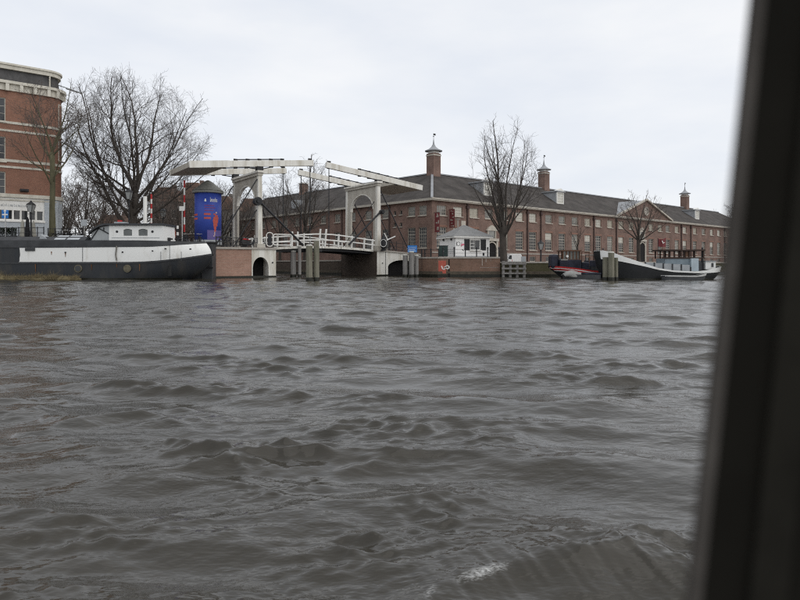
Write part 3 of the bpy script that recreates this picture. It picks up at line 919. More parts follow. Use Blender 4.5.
for s in dp + [98.0, 109.0]:
    MB().tube([(s, -0.12, 0), (s, -0.12, EV - .05)], 0.11, 6).box(s - 0.25, s + 0.25, -0.3, -0.02, EV - 0.75, EV - 0.35).build('drainpipe', M('dark_brown_paint', (0.07, 0.045, 0.04), 0.7), am)
for t in (8.6, 20, 32):
    MB().tube([(-0.12, t, 0), (-0.12, t, EV - .05)], 0.1, 6).build('drainpipe', M('dark_brown_paint', (0.07, 0.045, 0.04), 0.7), am)

def chimney(x, y, s, big=1.0):
    c = MB().box(-s / 2, s / 2, -s / 2, s / 2, -1.2, 3.0).build('chimney', m_brick, am, loc=(x, y, RG))
    MB().box(-s / 2 - .06, s / 2 + .06, -s / 2 - .06, s / 2 + .06, 2.6, 2.8).build('chimney_band', m_dull, c)
    MB().box(-s * .38, s * .38, -s * .38, s * .38, 3.005, 3.32).build('vent_box', m_white, c)
    h = s / 2 + 0.30
    MB().lathe([(h * 1.25, 3.325), (h * 1.28, 3.42), (h * .75, 3.66), (h * .35, 4.0), (0.15, 4.4), (0.09, 4.8), (0.05, 5.15)], 12).build('chimney_cap', m_lead, c)
    MB().tube([(0, 0, 5.1), (0, 0, 5.95)], 0.03, 6).bar((-0.05, 0, 5.9), (0.42, 0, 5.9), 0.04, 0.26).lathe([(0.02, 5.5), (0.12, 5.58), (0.02, 5.68)], 8).build('weathervane', m_iron, c)
    return c
chimney(WD + 0.3, WD, 1.5)
chimney(WD + 28.2, WD, 1.45)
chimney(WD + 85.5, WD, 1.5)
c = MB().box(-0.6, 0.6, -0.6, 0.6, -1.2, 1.7).build('chimney', m_brick, am, loc=(WD, 41.5, RG))
MB().box(-0.75, 0.75, -0.75, 0.75, 1.705, 1.9).build('chimney_cap', m_white, c)

# dormers on the river slope
slope = (RG - EV - .3) / (WD + E)
def dormer(s, py):
    yb = 1.9
    zb = EV + .3 + slope * (yb + E)
    d = MB()
    wdt, hh = 1.0, 2.0
    d.box(-wdt, -wdt + .16, 0, 0.2, 0, hh).box(wdt - .16, wdt, 0, 0.2, 0, hh).box(-wdt + .16, wdt - .16, 0, 0.2, hh - .16, hh).box(-wdt + .16, wdt - .16, 0, 0.2, 0, .12)
    o = d.build('dormer', m_white, am, loc=(s, yb, zb))
    MB().slabx([(0.201, 0.0), (0.201, hh - .02), (hh / slope + .2, hh - .02)], -wdt + .02, wdt - .02).build('dormer_cheek', m_lead, o)
    MB().box(-wdt - .2, wdt + .2, -0.2, hh / slope * .98, hh + .004, hh + .2).build('dormer_roof', m_lead, o)
    MB().slab([(-wdt - .1, hh + .205), (wdt + .1, hh + .205), (0, hh + .62)], -0.1, 0.6).build('dormer_pediment', m_white, o)
    MB().box(-wdt + .16, wdt - .16, 0.1, 0.14, .12, hh - .16).build('glass', m_blind, o)
    b = MB()
    for i in range(1, 4):
        x = -wdt + .16 + (2 * wdt - .32) * i / 4
        b.box(x - .03, x + .03, 0.05, 0.098, .12, hh - .16)
    for j in range(1, 4):
        z = .12 + (hh - .28) * j / 4
        b.box(-wdt + .16, wdt - .16, 0.055, 0.094, z - .03, z + .03)
    b.build('glazing_bars', m_white, o)
for p in (488.5, 560.5, 697.5):
    k = (p - 400) / FPX
    # dormer front stands ~1.9 m behind the wall plane
    ax, ay = AC.x + av.x * 1.9, AC.y + av.y * 1.9
    dormer((k * ay - ax) / (au.x - au.y * k), 0)
# lighter skylights on the canal slope
for t in (14, 36):
    yb = 2.6
    MB().box(-0.1, 1.3, t - 0.7, t + 0.7, EV + .3 + slope * (1.2 + E), EV + .3 + slope * (1.2 + E) + 1.5).build('dormer', m_palegrey, am, loc=(1.2, 0, 0))

# pediment with its own little roof
p0, p1 = s_of(615.5), s_of(668.5)
pm = (p0 + p1) / 2; hw = (p1 - p0) / 2; ph = 3.5
pd = MB().slab([(pm - hw, EV + .31), (pm + hw, EV + .31), (pm, EV + .31 + ph)], -0.45, -0.2).build('pediment', m_brick, am)
back = (ph / slope) + 0.6
MB().add([(pm - hw - .3, -0.6, EV + .3), (pm, -0.6, EV + .45 + ph), (pm, back, EV + .45 + ph), (pm - hw - .3, 0.2, EV + .3)], [(0, 1, 2, 3)]).add(
    [(pm + hw + .3, -0.6, EV + .3), (pm, -0.6, EV + .45 + ph), (pm, back, EV + .45 + ph), (pm + hw + .3, 0.2, EV + .3)], [(0, 3, 2, 1)]).build('pediment_roof', m_lead, pd)
for sg in (-1, 1):
    MB().bar((pm + sg * (hw + .35), -0.62, EV + .42), (pm, -0.62, EV + .55 + ph), 0.4, 0.3).build('raking_cornice', m_hosp, pd)
MB().tube([(pm, -0.52, EV + 1.75), (pm, -0.46, EV + 1.75)], 0.85, 18).build('roundel', m_stone, pd)
orn = MB()
for k in range(14):
    a = 2 * math.pi * k / 14
    orn.box(pm + .75 * math.cos(a) - .14, pm + .75 * math.cos(a) + .14, -0.66, -0.53, EV + 1.75 + .75 * math.sin(a) - .14, EV + 1.75 + .75 * math.sin(a) + .14)
orn.build('wreath', m_hosp, pd)

def doorway(s, wd, z1, tall):
    d = MB()
    d.box(-wd, -wd + .35, -0.25, -0.005, -0.5, z1).box(wd - .35, wd, -0.25, -0.005, -0.5, z1).box(-wd - .1, wd + .1, -0.32, -0.005, z1 + .005, z1 + .4)
    o = d.build('doorway', m_hosp, am, loc=(s, 0, 0))
    MB().box(-wd + .36, wd - .36, -0.1, -0.012, -0.3, z1 - .02).build('door', m_dark, o)
    a = MB()
    ap = arch_pts(-wd + .36, wd - .36, z1 - 0.9, z1 - .15, 10)
    for i in range(len(ap) - 1):
        a.bar((ap[i][0], -0.16, ap[i][1]), (ap[i + 1][0], -0.16, ap[i + 1][1]), 0.14, 0.16)
    a.build('door_arch', m_hosp, o)
    f = MB().box(-wd * .7, -wd * .7 + .2, -0.2, -0.006, z1 + .45, z1 + tall).box(wd * .7 - .2, wd * .7, -0.2, -0.006, z1 + .45, z1 + tall)
    f.slab([(-wd * .9, z1 + tall + .01), (wd * .9, z1 + tall + .01), (wd * .55, z1 + tall + .5), (0, z1 + tall + .85), (-wd * .55, z1 + tall + .5)], -0.28, -0.006)
    f.build('overdoor_frame', m_hosp, o)
    MB().box(-wd * .7 + .21, wd * .7 - .21, -0.1, -0.007, z1 + .45, z1 + tall).build('overdoor_window', m_halfblind, o)
    for k in range(3):
        MB().box(-wd - .4 + .1 * k, wd + .4 - .1 * k, -1.3 + .35 * k, -0.33, -0.51 + .17 * k, -0.35 + .17 * k).build('step', m_stone, o)
doorway(s_door, 1.35, 3.1, 1.5)
doorway(s_mid, 1.45, 4.1, 1.9)
MB().box(-0.45, 0.45, -0.1, -0.005, 0, 0.9).build('wall_plaque', m_hosp, am, loc=(s_of(463), 0, 4.9))

# ------------------------------------------------------------------ red brick corner house on the left
m_corn = M('stone_coloured_paint', (0.60, 0.57, 0.49), 0.6, 0.1, 1.5, 4, c2=(0.42, 0.39, 0.32), thr=(0.25, 0.6))
lh = thing('corner_building', 'tall red brick corner building with white bands and rounded corner', 'building', (-37.4, 70.0, 3.7), math.atan2(.64, .77))
RC = 1.7
def corner_path(off=0.0, n=9, x0=-10.5, y1=15.0):
    p = [(x0, -off), (-RC, -off)]
    for i in range(1, n + 1):
        a = R(-90 + 90 * i / n)
        p.append((-RC + (RC + off) * math.cos(a), RC + (RC + off) * math.sin(a)))
    p.append((off, y1))
    return p
def band(mb, z0, z1, off0, off1):
    a, b = corner_path(off0), corner_path(off1)
    mb.rings([[(x, y, z0) for x, y in a], [(x, y, z0) for x, y in b], [(x, y, z1) for x, y in b], [(x, y, z1) for x, y in a]])
    return mb
def H(py, Z=69.5):
    return HZ(py, Z) - 3.7
zg, zc0, zc1, zm = H(198), H(98), H(89.5), H(77)
ops = [(-7.05, -5.6, H(161.5, 66.3), H(136.5, 66.3)), (-7.05, -5.6, H(121.5, 66.3), H(97.5, 66.3)), (-7.05, -5.6, H(194, 66.3), H(171.5, 66.3))]
bw = MB()
wall_open(bw, -10.5, -RC, zg, zc0 + .3, ops)
pth = corner_path(0.0)
bw.rings([[(x, y, zg) for x, y in pth[1:]], [(x, y, zc0 + .3) for x, y in pth[1:]]])
bw.build('brick_wall', m_redbrick, lh)
for a, b, c, d in ops:
    put_window(grid_window(b - a, d - c, 2, 3, m_corn, m_glass), lh, ((a + b) / 2, 0.12, c))
# ground floor
gw = MB()
gops = [(-6.3 + .72 * k, -5.72 + .72 * k, H(219.5, 67), H(210.3, 67)) for k in range(6)]
wall_open(gw, -10.5, -RC, -0.1, zg - .01, gops)
gw.rings([[(x, y, -0.1) for x, y in pth[1:]], [(x, y, zg - .01) for x, y in pth[1:]]])
gw.build('ground_floor_wall', m_white, lh)
for a, b, c, d in gops:
    put_window(grid_window(b - a, d - c, 1, 1, m_white, m_glass, 0.03, sill=False), lh, ((a + b) / 2, 0.12, c))
MB().box(-6.5, -1.9, -0.16, -0.004, H(222, 67), H(220.3, 67)).build('window_sill', m_white, lh)
m_lg = M('grey_blue_stucco', (0.42, 0.45, 0.47), 0.7, 0.1, 2)
band(MB(), H(252), H(222), 0.03, 0.06).build('plinth', m_lg, lh)
for k, a in enumerate((-88, -62, -36, -12)):
    x, y = -RC + RC * math.cos(R(a)), RC + RC * math.sin(R(a))
    MB().box(-0.35, 0.35, -0.09, 0.01, 0, zg - .3).build('pilaster', m_lg, lh, loc=(x, y, 0), rz=R(a + 90))
for a in (-49, -22):
    x, y = -RC + RC * math.cos(R(a)), RC + RC * math.sin(R(a))
    MB().box(-0.38, 0.38, -0.05, 0.02, 0.3, H(205)).build('corner_window', m_glass, lh, loc=(x, y, 0), rz=R(a + 90))
scribble(MB(), -6.2, -2.7, H(206.6, 67), 0.2, 4, -0.03, -0.005).build('fascia_lettering', m_palegrey, lh)
for z0, z1, o in ((H(129.6), H(127.3), .07), (H(137.2), H(135.2), .07), (H(166.2), H(163.6), .07), (H(172), H(170), .07), (H(200), H(196.6), .22), (H(203), H(201.8), .1)):
    band(MB(), z0, z1, 0.0, o).build('stone_band', m_corn, lh)
band(MB(), zc0, zc1 - .25, 0.0, .18).build('frieze', m_corn, lh)
band(MB(), zc1 - .25, zc1 + .05, 0.0, .5).build('cornice', m_corn, lh)
for k in range(7):
    MB().box(-0.16, 0.16, -0.28, 0.0, -0.75, 0).build('bracket', m_corn, lh, loc=(-9.4 + 1.3 * k, -0.19, zc1 - .26))
for a in (-60, -25):
    x, y = -RC + (RC + .19) * math.cos(R(a)), RC + (RC + .19) * math.sin(R(a))
    MB().box(-0.16, 0.16, -0.28, 0.0, -0.75, 0).build('bracket', m_corn, lh, loc=(x, y, zc1 - .26), rz=R(a + 90))
a, b = corner_path(-0.15), corner_path(-0.35)
MB().rings([[(x, y, zc1 + .05) for x, y in a], [(x, y, zm) for x, y in b]]).build('mansard', M('mansard_slate', (0.085, 0.083, 0.082), 0.9, 0.25, 1.2, 2, spec=.08), lh)
for (x, y, rz) in ((-RC + (RC - .2) * math.cos(R(-80)), RC + (RC - .2) * math.sin(R(-80)), R(10)),):
    MB().box(-0.06, 0.06, -0.12, 0.0, zc1 + .06, zm).build('mansard_seam', m_corn, lh, loc=(x, y, 0), rz=rz)
band(MB(), zm, H(73.2), -0.35, -.05).build('top_cornice', m_corn, lh)
band(MB(), H(73.2), H(71.4), -0.4, .1).build('top_cornice', m_corn, lh)
pp = corner_path(-0.36)
MB().prism(pp + [(-10.5, 15.0)], H(74), H(73)).build('flat_roof', m_slate, lh)
MB().box(-10.5, -10.4, 0.05, 14.9, -0.1, H(74)).box(-10.39, -0.05, 14.85, 14.95, -0.1, H(74)).build('rear_wall', m_redbrick, lh)
MB().tube([(-0.3, 4.0, H(75)), (3.0, 5.5, H(76.5))], 0.06, 6).bar((1.2, 4.7, H(76.3)), (3.0, 5.5, H(77)), 0.3, 0.1).build('roof_bracket', m_palegrey, lh)
for z0, z1 in ((H(126), H(103)), (H(160), H(140))):
    for a in (-30,):
        x, y = -RC + RC * math.cos(R(a)), RC + RC * math.sin(R(a))
        put_window(grid_window(0.95, z1 - z0, 2, 3, m_corn, m_glass), lh, (x - .0, y, z0), R(a + 90))
MB().box(-0.4, 0.4, -0.25, -0.01, 0, 0.3).tube([(-.3, -.3, .1), (.3, -.3, .1)], 0.06, 6).build('wall_lamp', m_iron, lh, loc=(-3.9, 0, H(194)))

# ------------------------------------------------------------------ bare winter trees
class Tree:
    def __init__(s, seed, H, trunk_h, r0, env, nlead, lead_ang, density=1.0, lean=(0, 0), upturn=0.25, twig=0.012, forks=None, levels=4, low=0.72, lead_r=0.42, loose=False):
        s.loose = loose
        s.rng = random.Random(seed)
        s.H, s.env, s.dn, s.upturn, s.twig, s.levels = H, env, density, upturn, twig, levels
        s.wood, s.fine = MB(), MB()
        rng = s.rng
        base = Vector((0, 0, -0.2))
        top = Vector((lean[0], lean[1], trunk_h))
        n = 5
        pts = [base.lerp(top, i / n) + Vector((rng.uniform(-1, 1), rng.uniform(-1, 1), 0)) * r0 * 0.12 * (i > 0) for i in range(n + 1)]
        rad = [r0 * (1.45 if i == 0 else 1.12 if i == 1 else 1.0 - 0.12 * i / n) for i in range(n + 1)]
        s.wood.tube(pts, rad, 10)
        for i in range(nlead):
            az = 2 * math.pi * (i * 0.618 + rng.uniform(-.06, .06))
            a = R(lead_ang) * (0.10 + 0.90 * ((i + 0.5) / nlead) ** 0.7)
            d = Vector((math.sin(a) * math.cos(az), math.sin(a) * math.sin(az), math.cos(a)))
            p = pts[-1] if i < 3 else base.lerp(top, rng.uniform(low, 0.98))
            s.grow(p, d, (H - trunk_h) * 1.15, r0 * (lead_r * 1.35 if i < 3 else lead_r) * rng.uniform(0.75, 1.1), 1)
        if forks:
            for d, ln, rr, z in forks:
                s.grow(Vector((lean[0] * z / trunk_h, lean[1] * z / trunk_h, z)), Vector(d).normalized(), ln, rr, 1)
    def inside(s, p, lim=1.0):
        cx, cy, cz, rx, rzu, rzd = s.env
        dz_ = (p.z - cz) / (rzu if p.z > cz else rzd)
        return ((p.x - cx) / rx) ** 2 + ((p.y - cy) / rx) ** 2 + dz_ * dz_ < lim * lim
    def grow(s, p, d, L, r, lvl):
        rng = s.rng
        seg = (0, 1.1, 0.75, 0.42, 0.32)[lvl]
        n = max(2, int(L / seg))
        step = L / n
        pts, dirs = [p.copy()], [d.copy()]
        wig = (0, 0.085, 0.13, 0.18, 0.2)[lvl]
        lim = (rng.uniform(0.9, 1.05) if lvl < 2 else rng.uniform(0.8, 1.06) if lvl < 3 else rng.uniform(0.9, 1.1)) if not s.loose else (rng.uniform(0.8, 1.08) if lvl < 3 else 1.12)
        for i in range(n):
            d = d + Vector((rng.gauss(0, wig), rng.gauss(0, wig), rng.gauss(0, wig) + s.upturn * wig * (1.2 if lvl < 3 else 0.8)))
            d.normalize()
            q = p + d * step
            if i > 0 and not s.inside(q, lim): break
            p = q
            pts.append(p.copy()); dirs.append(d.copy())
        m = len(pts) - 1
        if m < 1: return
        tip = max(s.twig, r * 0.16) if lvl < 3 else s.twig * 0.75
        rad = [r + (tip - r) * (i / m) ** 0.8 for i in range(m + 1)]
        (s.wood if lvl <= 1 else s.fine).tube(pts, rad, (0, 7, 4, 3, 3)[lvl], cap=False)
        if lvl >= s.levels: return
        gap = (0, 0.62, 0.38, 0.25)[lvl] / s.dn
        Lp = m * step
        t = (0.12, 0.22, 0.18, 0.2)[lvl] * Lp + rng.uniform(0, gap)
        while t < Lp:
            i = min(m - 1, int(t / step))
            f = t / step - i
            q = pts[i].lerp(pts[i + 1], f)
            dd = dirs[i]
            ax = Vector((rng.gauss(0, 1), rng.gauss(0, 1), rng.gauss(0, 1))).cross(dd)
            if ax.length > 1e-3:
                ang = R(rng.uniform(26, 56))
                nd = Matrix.Rotation(ang, 3, ax.normalized()) @ dd
                rel = t / Lp
                if lvl == 1: ln = s.H * rng.uniform(0.16, 0.36) * (1.15 - 0.6 * rel)
                elif lvl == 2: ln = rng.uniform(0.8, 2.2) * (1.1 - 0.4 * rel)
                else: ln = rng.uniform(0.35, 1.0)
                rr = max(s.twig, rad[i] * rng.uniform(0.36, 0.58)) if lvl < 3 else s.twig
                s.grow(q, nd, ln, rr, lvl + 1)
            t += gap * rng.uniform(0.6, 1.4)

def tree(label, loc, t, mw=m_bark, mt=m_twig, group=None):
    o = thing('bare_tree', label, 'tree', loc, 0, group)
    t.wood.build('trunk', mw, o, smooth=True)
    tag(t.fine.build('crown', mt, o), kind='stuff')
    return o

# env = (cx, cy, cz, rx, rz up, rz down) relative to the tree base
T_big = Tree(3, 21.8, 6.0, 0.50, (0.9, 0, 11.8, 9.0, 9.4, 9.5), 17, 68, 0.97, twig=0.0092, low=0.4, lead_r=0.36, upturn=0.45, lean=(0.5, 0), forks=[((-0.62, -0.1, 0.8), 15, 0.30, 0.9), ((0.8, 0.1, 0.42), 11, 0.18, 2.4), ((-0.9, 0.2, 0.5), 9, 0.15, 3.6), ((0.9, -0.2, 0.6), 10, 0.15, 4.0)])
big_tree = tree('largest bare tree with a wide rounded crown behind the white banded houseboat', (PX(131, 73), 73, 3.6), T_big)
T_left = Tree(9, 16.3, 9.0, 0.27, (0.4, 0, 11.0, 5.0, 5.6, 5.5), 10, 60, 0.9, twig=0.0105, upturn=0.3, low=0.6, lead_r=0.36)
tree('slim green trunked bare tree in front of the red brick corner building', (PX(52.5, 63.2), 63.2, 3.65), T_left, m_greenbark, m_twigbrown)
T_right = Tree(23, 15.6, 5.0, 0.40, (0.5, 0, 9.8, 4.1, 6.3, 7.0), 15, 44, 0.8, twig=0.009, upturn=0.8, low=0.55, lead_r=0.34, loose=True)
right_tree = tree('tall bare tree with steeply rising limbs beside the white kiosk', (PX(503, 68.6), 68.6, 1.12), T_right)
T_b1 = Tree(33, 15.6, 5.5, 0.36, (0, 0, 10.3, 5.0, 5.6, 5.5), 13, 58, 0.8, twig=0.013, low=0.6, lead_r=.38)
tree('bare canal side tree seen between the two bridge portals, the one with the thicker trunk', (PX(305.5, 90), 90, 1.12), T_b1, group=None)
T_b2 = Tree(41, 15.0, 5.2, 0.22, (0, 0, 10.0, 4.4, 5.0, 5.0), 11, 55, 0.8, twig=0.013, low=0.6)
tree('thinner bare tree behind the left bridge portal, beside the end chimney of the hospice', (PX(280, 100), 100, 1.12), T_b2)
T_s = Tree(52, 6.4, 2.4, 0.1, (0, 0, 4.6, 1.5, 2.0, 3.0), 5, 35, 0.9, twig=0.009, levels=3)
tree('small thin bare tree on the quay behind the boat with a brown wooden cabin', (PX(577.5, 75), 75, 1.12), T_s)
T_m = Tree(61, 9.6, 3.8, 0.24, (0.3, 0, 6.2, 3.7, 3.4, 4.0), 11, 60, 0.85, twig=0.012)
tree('spreading bare tree in front of the hospice pediment', (PX(638.5, 80), 80, 1.12), T_m, mt=m_twigbrown)
T_f = Tree(71, 17, 4.5, 0.4, (0, 0, 11.5, 6.0, 5.6, 7.0), 8, 50, 0.7, twig=0.02)
tree('distant bare tree rising behind the far end of the hospice roof', (PX(731, 170), 170, 1.6), T_f)
T_g = Tree(77, 14, 4.0, 0.26, (0, 0, 7.8, 6.2, 6.0, 5.8), 14, 66, 0.72, twig=0.018, low=0.4)
bgs = [(84, 98, 1.0, 'bare background tree with a forked trunk between the corner building and the largest tree'),
       (100, 118, 1.05, 'hazy bare background tree left of the largest tree trunk'),
       (69, 112, 0.95, 'hazy bare background tree close to the corner building edge'),
       (160, 120, 1.1, 'hazy brown bare tree behind the red and white striped pole'),
       (180, 108, 0.9, 'hazy brown bare tree between the striped poles and the blue column'),
       (222, 130, 1.15, 'hazy bare tree behind the blue advertising column'),
       (64, 90, 0.75, 'low bare background tree just right of the corner building'),
       (112, 140, 1.2, 'far hazy tree filling the gap under the leaning limb of the largest tree'),
       (143, 125, 1.05, 'hazy brown bare tree directly behind the white mast of the houseboat'),
       (196, 122, 1.0, 'hazy brown bare tree behind the taller striped pole'),
       (241, 118, 0.95, 'hazy bare tree right behind the left portal post'),
       (205, 150, 1.2, 'farthest bare tree above the canal houses left of the portal'),
       (320, 128, 1.25, 'far bare tree whose crown shows above the hospice wing roof'),
       (262, 125, 1.1, 'bare tree seen through the arch of the left bridge portal')]
src = None
for i, (px, Z, sc_, lab) in enumerate(bgs):
    loc = (PX(px, Z), Z, 1.2 if px > 250 else 3.3)
    if src is None:
        src = tree(lab, loc, T_g, mt=m_twigbrown, group='bare trees behind the quay')
    else:
        copy_tree(src, loc, R(137 * i), lab, 'bare trees behind the quay', (sc_, sc_, sc_))

# ------------------------------------------------------------------ far houses on the canal's left side
m_farbrick = brick_mat('brown_house_brick', (0.16, 0.11, 0.09), (0.13, 0.09, 0.075), (0.2, 0.17, 0.15), dirt=0.2)
m_tile = M('brown_roof_tiles', (0.16, 0.10, 0.075), 0.85, 0.2, 3)
def canal_house(px0, px1, Z, ztop, zroof, label, mw, rows, cols):
    x0, x1 = PX(px0, Z), PX(px1, Z)
    t = thing('canal_house', label, 'house', (x0, Z, 3.3))
    w_, h_ = x1 - x0, ztop - 3.3
    ops = []
    for r_ in range(rows):
        for c_ in range(cols):
            cx = w_ * (c_ + .5) / cols; cz = 1.0 + (h_ - 1.2) * r_ / rows
            ops.append((cx - .5, cx + .5, cz, cz + min(1.9, (h_ - 1.2) / rows * .68)))
    b = MB(); wall_open(b, 0, w_, -0.5, h_, ops)
    b.box(0, 0.05, 0.26, 8, -0.5, h_).box(w_ - .05, w_, 0.26, 8, -0.5, h_)
    b.build('wall', mw, t)
    for o_ in ops:
        put_window(grid_window(o_[1] - o_[0], o_[3] - o_[2], 2, 2, m_cream, m_glass, 0.1), t, ((o_[0] + o_[1]) / 2, 0.12, o_[2]))
    MB().slab([(-.3, h_ + .01), (w_ + .3, h_ + .01), (w_ * .72, zroof - 3.3), (w_ * .28, zroof - 3.3)], -0.3, 8.2).build('roof', m_tile, t)
    MB().box(w_ * .6, w_ * .6 + .8, 3, 3.8, zroof - 4.2, zroof - 2.4).build('chimney', mw, t)
canal_house(92, 131, 128, 7.5, 11.4, 'low far house with brown tiled roof under the leaning tree limb', m_farbrick, 1, 5)
canal_house(150, 178, 132, 14.5, 17.5, 'brown far canal house behind the white striped pole', m_farbrick, 3, 3)
canal_house(179, 206, 136, 15.5, 19, 'brown far canal house next to the blue column', m_farbrick, 3, 3)
canal_house(208, 236, 140, 13.5, 16.5, 'grey brown far canal house between blue column and left portal', M('grey_render', (0.2, 0.19, 0.17), 0.8), 3, 3)
canal_house(237, 262, 150, 13.0, 17, 'dark far canal house seen through the left portal arch', m_farbrick, 3, 3)

# ------------------------------------------------------------------ boats
def hull_skin(mb, xs, xe, B, zlo, zhi, nf=40, nv=6, off=0.0, fb=0.72, fs=0.06, p=2.0, q=0.55, flare=None, f0=0.0, f1=1.0, sides=(-1, 1)):
    """skin between zlo(f) and zhi(f); xs(z), xe(z) are the stern and stem profiles"""
    def pt(f, v, s):
        z = zlo(f) + (zhi(f) - zlo(f)) * v
        x = xs(z) + (xe(z) - xs(z)) * f
        k = 1.0
        if f > fb: k *= max(0.0, 1 - ((f - fb) / (1 - fb)) ** p) ** q
        if f < fs: k *= max(0.0, 1 - ((fs - f) / fs) ** 2) ** 0.5
        b = B * k
        if flare: b *= flare(z, f)
        return (x + (off if f > 0.97 else 0), s * (b + off), z)
    for s in sides:
        rings = []
        for i in range(nf + 1):
            t = i / nf
            f = f0 + (f1 - f0) * (t if f1 < 0.95 else 1 - (1 - t) ** 1.7)
            rings.append([pt(f, j / nv, s) for j in range(nv + 1)])
        mb.rings(rings)
    return pt

def boat_deck(mb, pt, nf=40, f0=0.0, f1=1.0, dz_=0.0):
    rings = []
    for i in range(nf + 1):
        t = i / nf
        f = f0 + (f1 - f0) * (1 - (1 - t) ** 1.7)
        a, b = pt(f, 1.0, -1), pt(f, 1.0, 1)
        rings.append([(a[0], a[1], a[2] + dz_), (b[0], b[1], b[2] + dz_)])
    mb.rings(rings)

# --- the houseboat
hb = thing('houseboat', 'long dark houseboat barge with a white band and white wheelhouse', 'houseboat', (-34, 57.7, 0))
xe_t = ([-0.6, 0.0, 0.35, 0.9, 1.6, 2.2, 2.6, 3.0, 3.45], [14.2, 14.7, 15.5, 16.1, 16.55, 16.75, 16.7, 16.5, 16.15])
xe = lambda z: float(np.interp(z, *xe_t))
xs = lambda z: -18.0
Bh = 2.25
c01 = lambda x: max(0.0, min(1.0, x))
bz = lambda f: 1.58 + 0.78 * c01((f - 0.80) / 0.2) ** 2                       # bottom of the white band
tz = lambda f: 2.83 + 0.10 * c01((f - 0.6) / 0.3) + 0.36 * c01((f - 0.86) / 0.14) ** 1.3  # top of the band
zcap = lambda f: 3.50 - 0.10 * c01((f - 0.84) / 0.16)
kw = dict(fb=0.78, fs=0.03, p=2.2, q=0.6)
mb = MB(); pt = hull_skin(mb, xs, xe, Bh, lambda f: -0.6, lambda f: zcap(f), 50, 14, **kw); boat_deck(mb, pt, 40, dz_=-0.25)
mb.build('hull', m_hullblack, hb, smooth=True)
fx = lambda x: (x + 18) / 34.6
mb = MB(); hull_skin(mb, xs, xe, Bh, bz, tz, 60, 6, off=0.03, f0=fx(0.4), f1=0.999, **kw)
mb.build('white_band', m_boatwhite, hb, smooth=True)
for f in (0.4, 6.0, 12.9, 14.7):
    MB().box(f - 0.02, f + 0.02, -2.30, -2.27, 1.62, 2.9 if f < 12 else 2.5).build('plate_seam', m_hullgrey, hb)
mb = MB(); hull_skin(mb, xs, xe, Bh, lambda f: tz(f) + 0.02, lambda f: zcap(f) - .02, 50, 4, off=0.07, f0=0.01, f1=0.93, **kw)
mb.build('gunwale', m_hullgrey, hb, smooth=True)
mb = MB(); hull_skin(mb, xs, xe, Bh, lambda f: bz(f) - 0.16, lambda f: bz(f) - 0.02, 50, 2, off=0.075, f0=0.01, f1=0.9995, **kw)
mb.build('rubbing_strake', m_hullgrey, hb, smooth=True)
mb = MB(); hull_skin(mb, xs, xe, Bh, lambda f: -0.3, lambda f: 0.16, 50, 2, off=0.012, f0=0.0, f1=0.98, **kw)
mb.build('waterline_weed', m_wet, hb, smooth=True)
for px in (78.5, 127.5):
    x = PX(px, 55.45) + 34
    o = MB().tube([(x, -2.34, 1.0), (x, -2.26, 1.0)], 0.34, 20).build('porthole', m_tan, hb)
    MB().tube([(x, -2.36, 1.0), (x, -2.342, 1.0)], 0.26, 18).build('glass', m_tan if px > 100 else m_glass, o)
MB().tube([(PX(170, 55.5) + 34, -2.30, 0.35), (PX(170, 55.5) + 34, -2.30, 1.25)], [0.16, 0.16], 10).tube([(PX(170, 55.5) + 34, -2.30, 1.25), (PX(170, 55.5) + 34, -2.30, 3.1)], 0.025, 5).build('fender', m_rubber, hb)
MB().tube([(PX(117.5, 55.5) + 34, -2.36, 3.0), (PX(116.5, 55.5) + 34, -2.36, 2.2), (PX(117.5, 55.5) + 34, -2.36, 1.7)], 0.06, 6).build('rope', m_rope, hb)
for px, zz in ((66, 2.42), (123, 2.45), (153, 2.55), (190, 2.72), (165, 2.75)):
    x = PX(px, 55.5) + 34
    MB().box(x - .06, x + .06, -2.34 if px < 160 else -2.2, -2.27 if px < 160 else -2.0, zz - .06, zz + .06).build('hull_fitting', m_iron, hb)
MB().box(0.95, 1.8, -2.36, -2.29, 2.55, 2.82).build('name_board', m_hullgrey, hb)
# wheelhouse
x0, x1 = PX(109, 56.2) + 34, PX(162.5, 56.2) + 34
wins = [(PX(123.5, 56.2) + 34, PX(132, 56.2) + 34, 3.93, 4.55), (PX(138.5, 56.2) + 34, PX(147.5, 56.2) + 34, 3.93, 4.55)]
wh = MB(); wall_open(wh, x0, x1, 3.25, 4.85, wins, y=-1.5, depth=0.08)
wh.box(x0, x0 + .06, -1.5 + .005, 1.5, 3.25, 4.85).box(x0 + .07, x1 - .07, 1.44, 1.5, 3.25, 4.85)
wh.add([(x1, -1.495, 3.25), (x1 + .1, -1.495, 3.25), (x1, -1.495, 4.85), (x1, 1.5, 3.25), (x1 + .1, 1.5, 3.25), (x1, 1.5, 4.85)], [(0, 1, 2), (3, 5, 4), (1, 4, 5, 2)])
whp = wh.build('wheelhouse', m_boatwhite, hb)
for a, b, c, d in wins:
    w_ = MB().box(a, b, -1.44, -1.42, c, d).build('window', M('dusty_glass', (0.12, 0.13, 0.125), 0.2, 0.3, 1, spec=0.5), whp)
    f_ = MB()
    n = 8
    ar = [(a + (b - a) * i / n, d - .10 + .10 * math.sin(math.pi * i / n)) for i in range(n + 1)]
    f_.slab([(a, d + .01)] + ar[:1] + ar[1:] + [(b, d + .01)], -1.505, -1.46)
    f_.build('window_head', m_boatwhite, whp)
for px in (117, 152.5):
    x = PX(px, 56.2) + 34
    MB().tube([(x, -1.53, 4.3), (x, -1.502, 4.3)], 0.11, 10, ).build('porthole', m_iron, whp)
MB().box(x0 + .25, x1 - .25, -1.52, -1.502, 3.74, 3.78).build('rail', m_palegrey, whp)
roof_pts = []
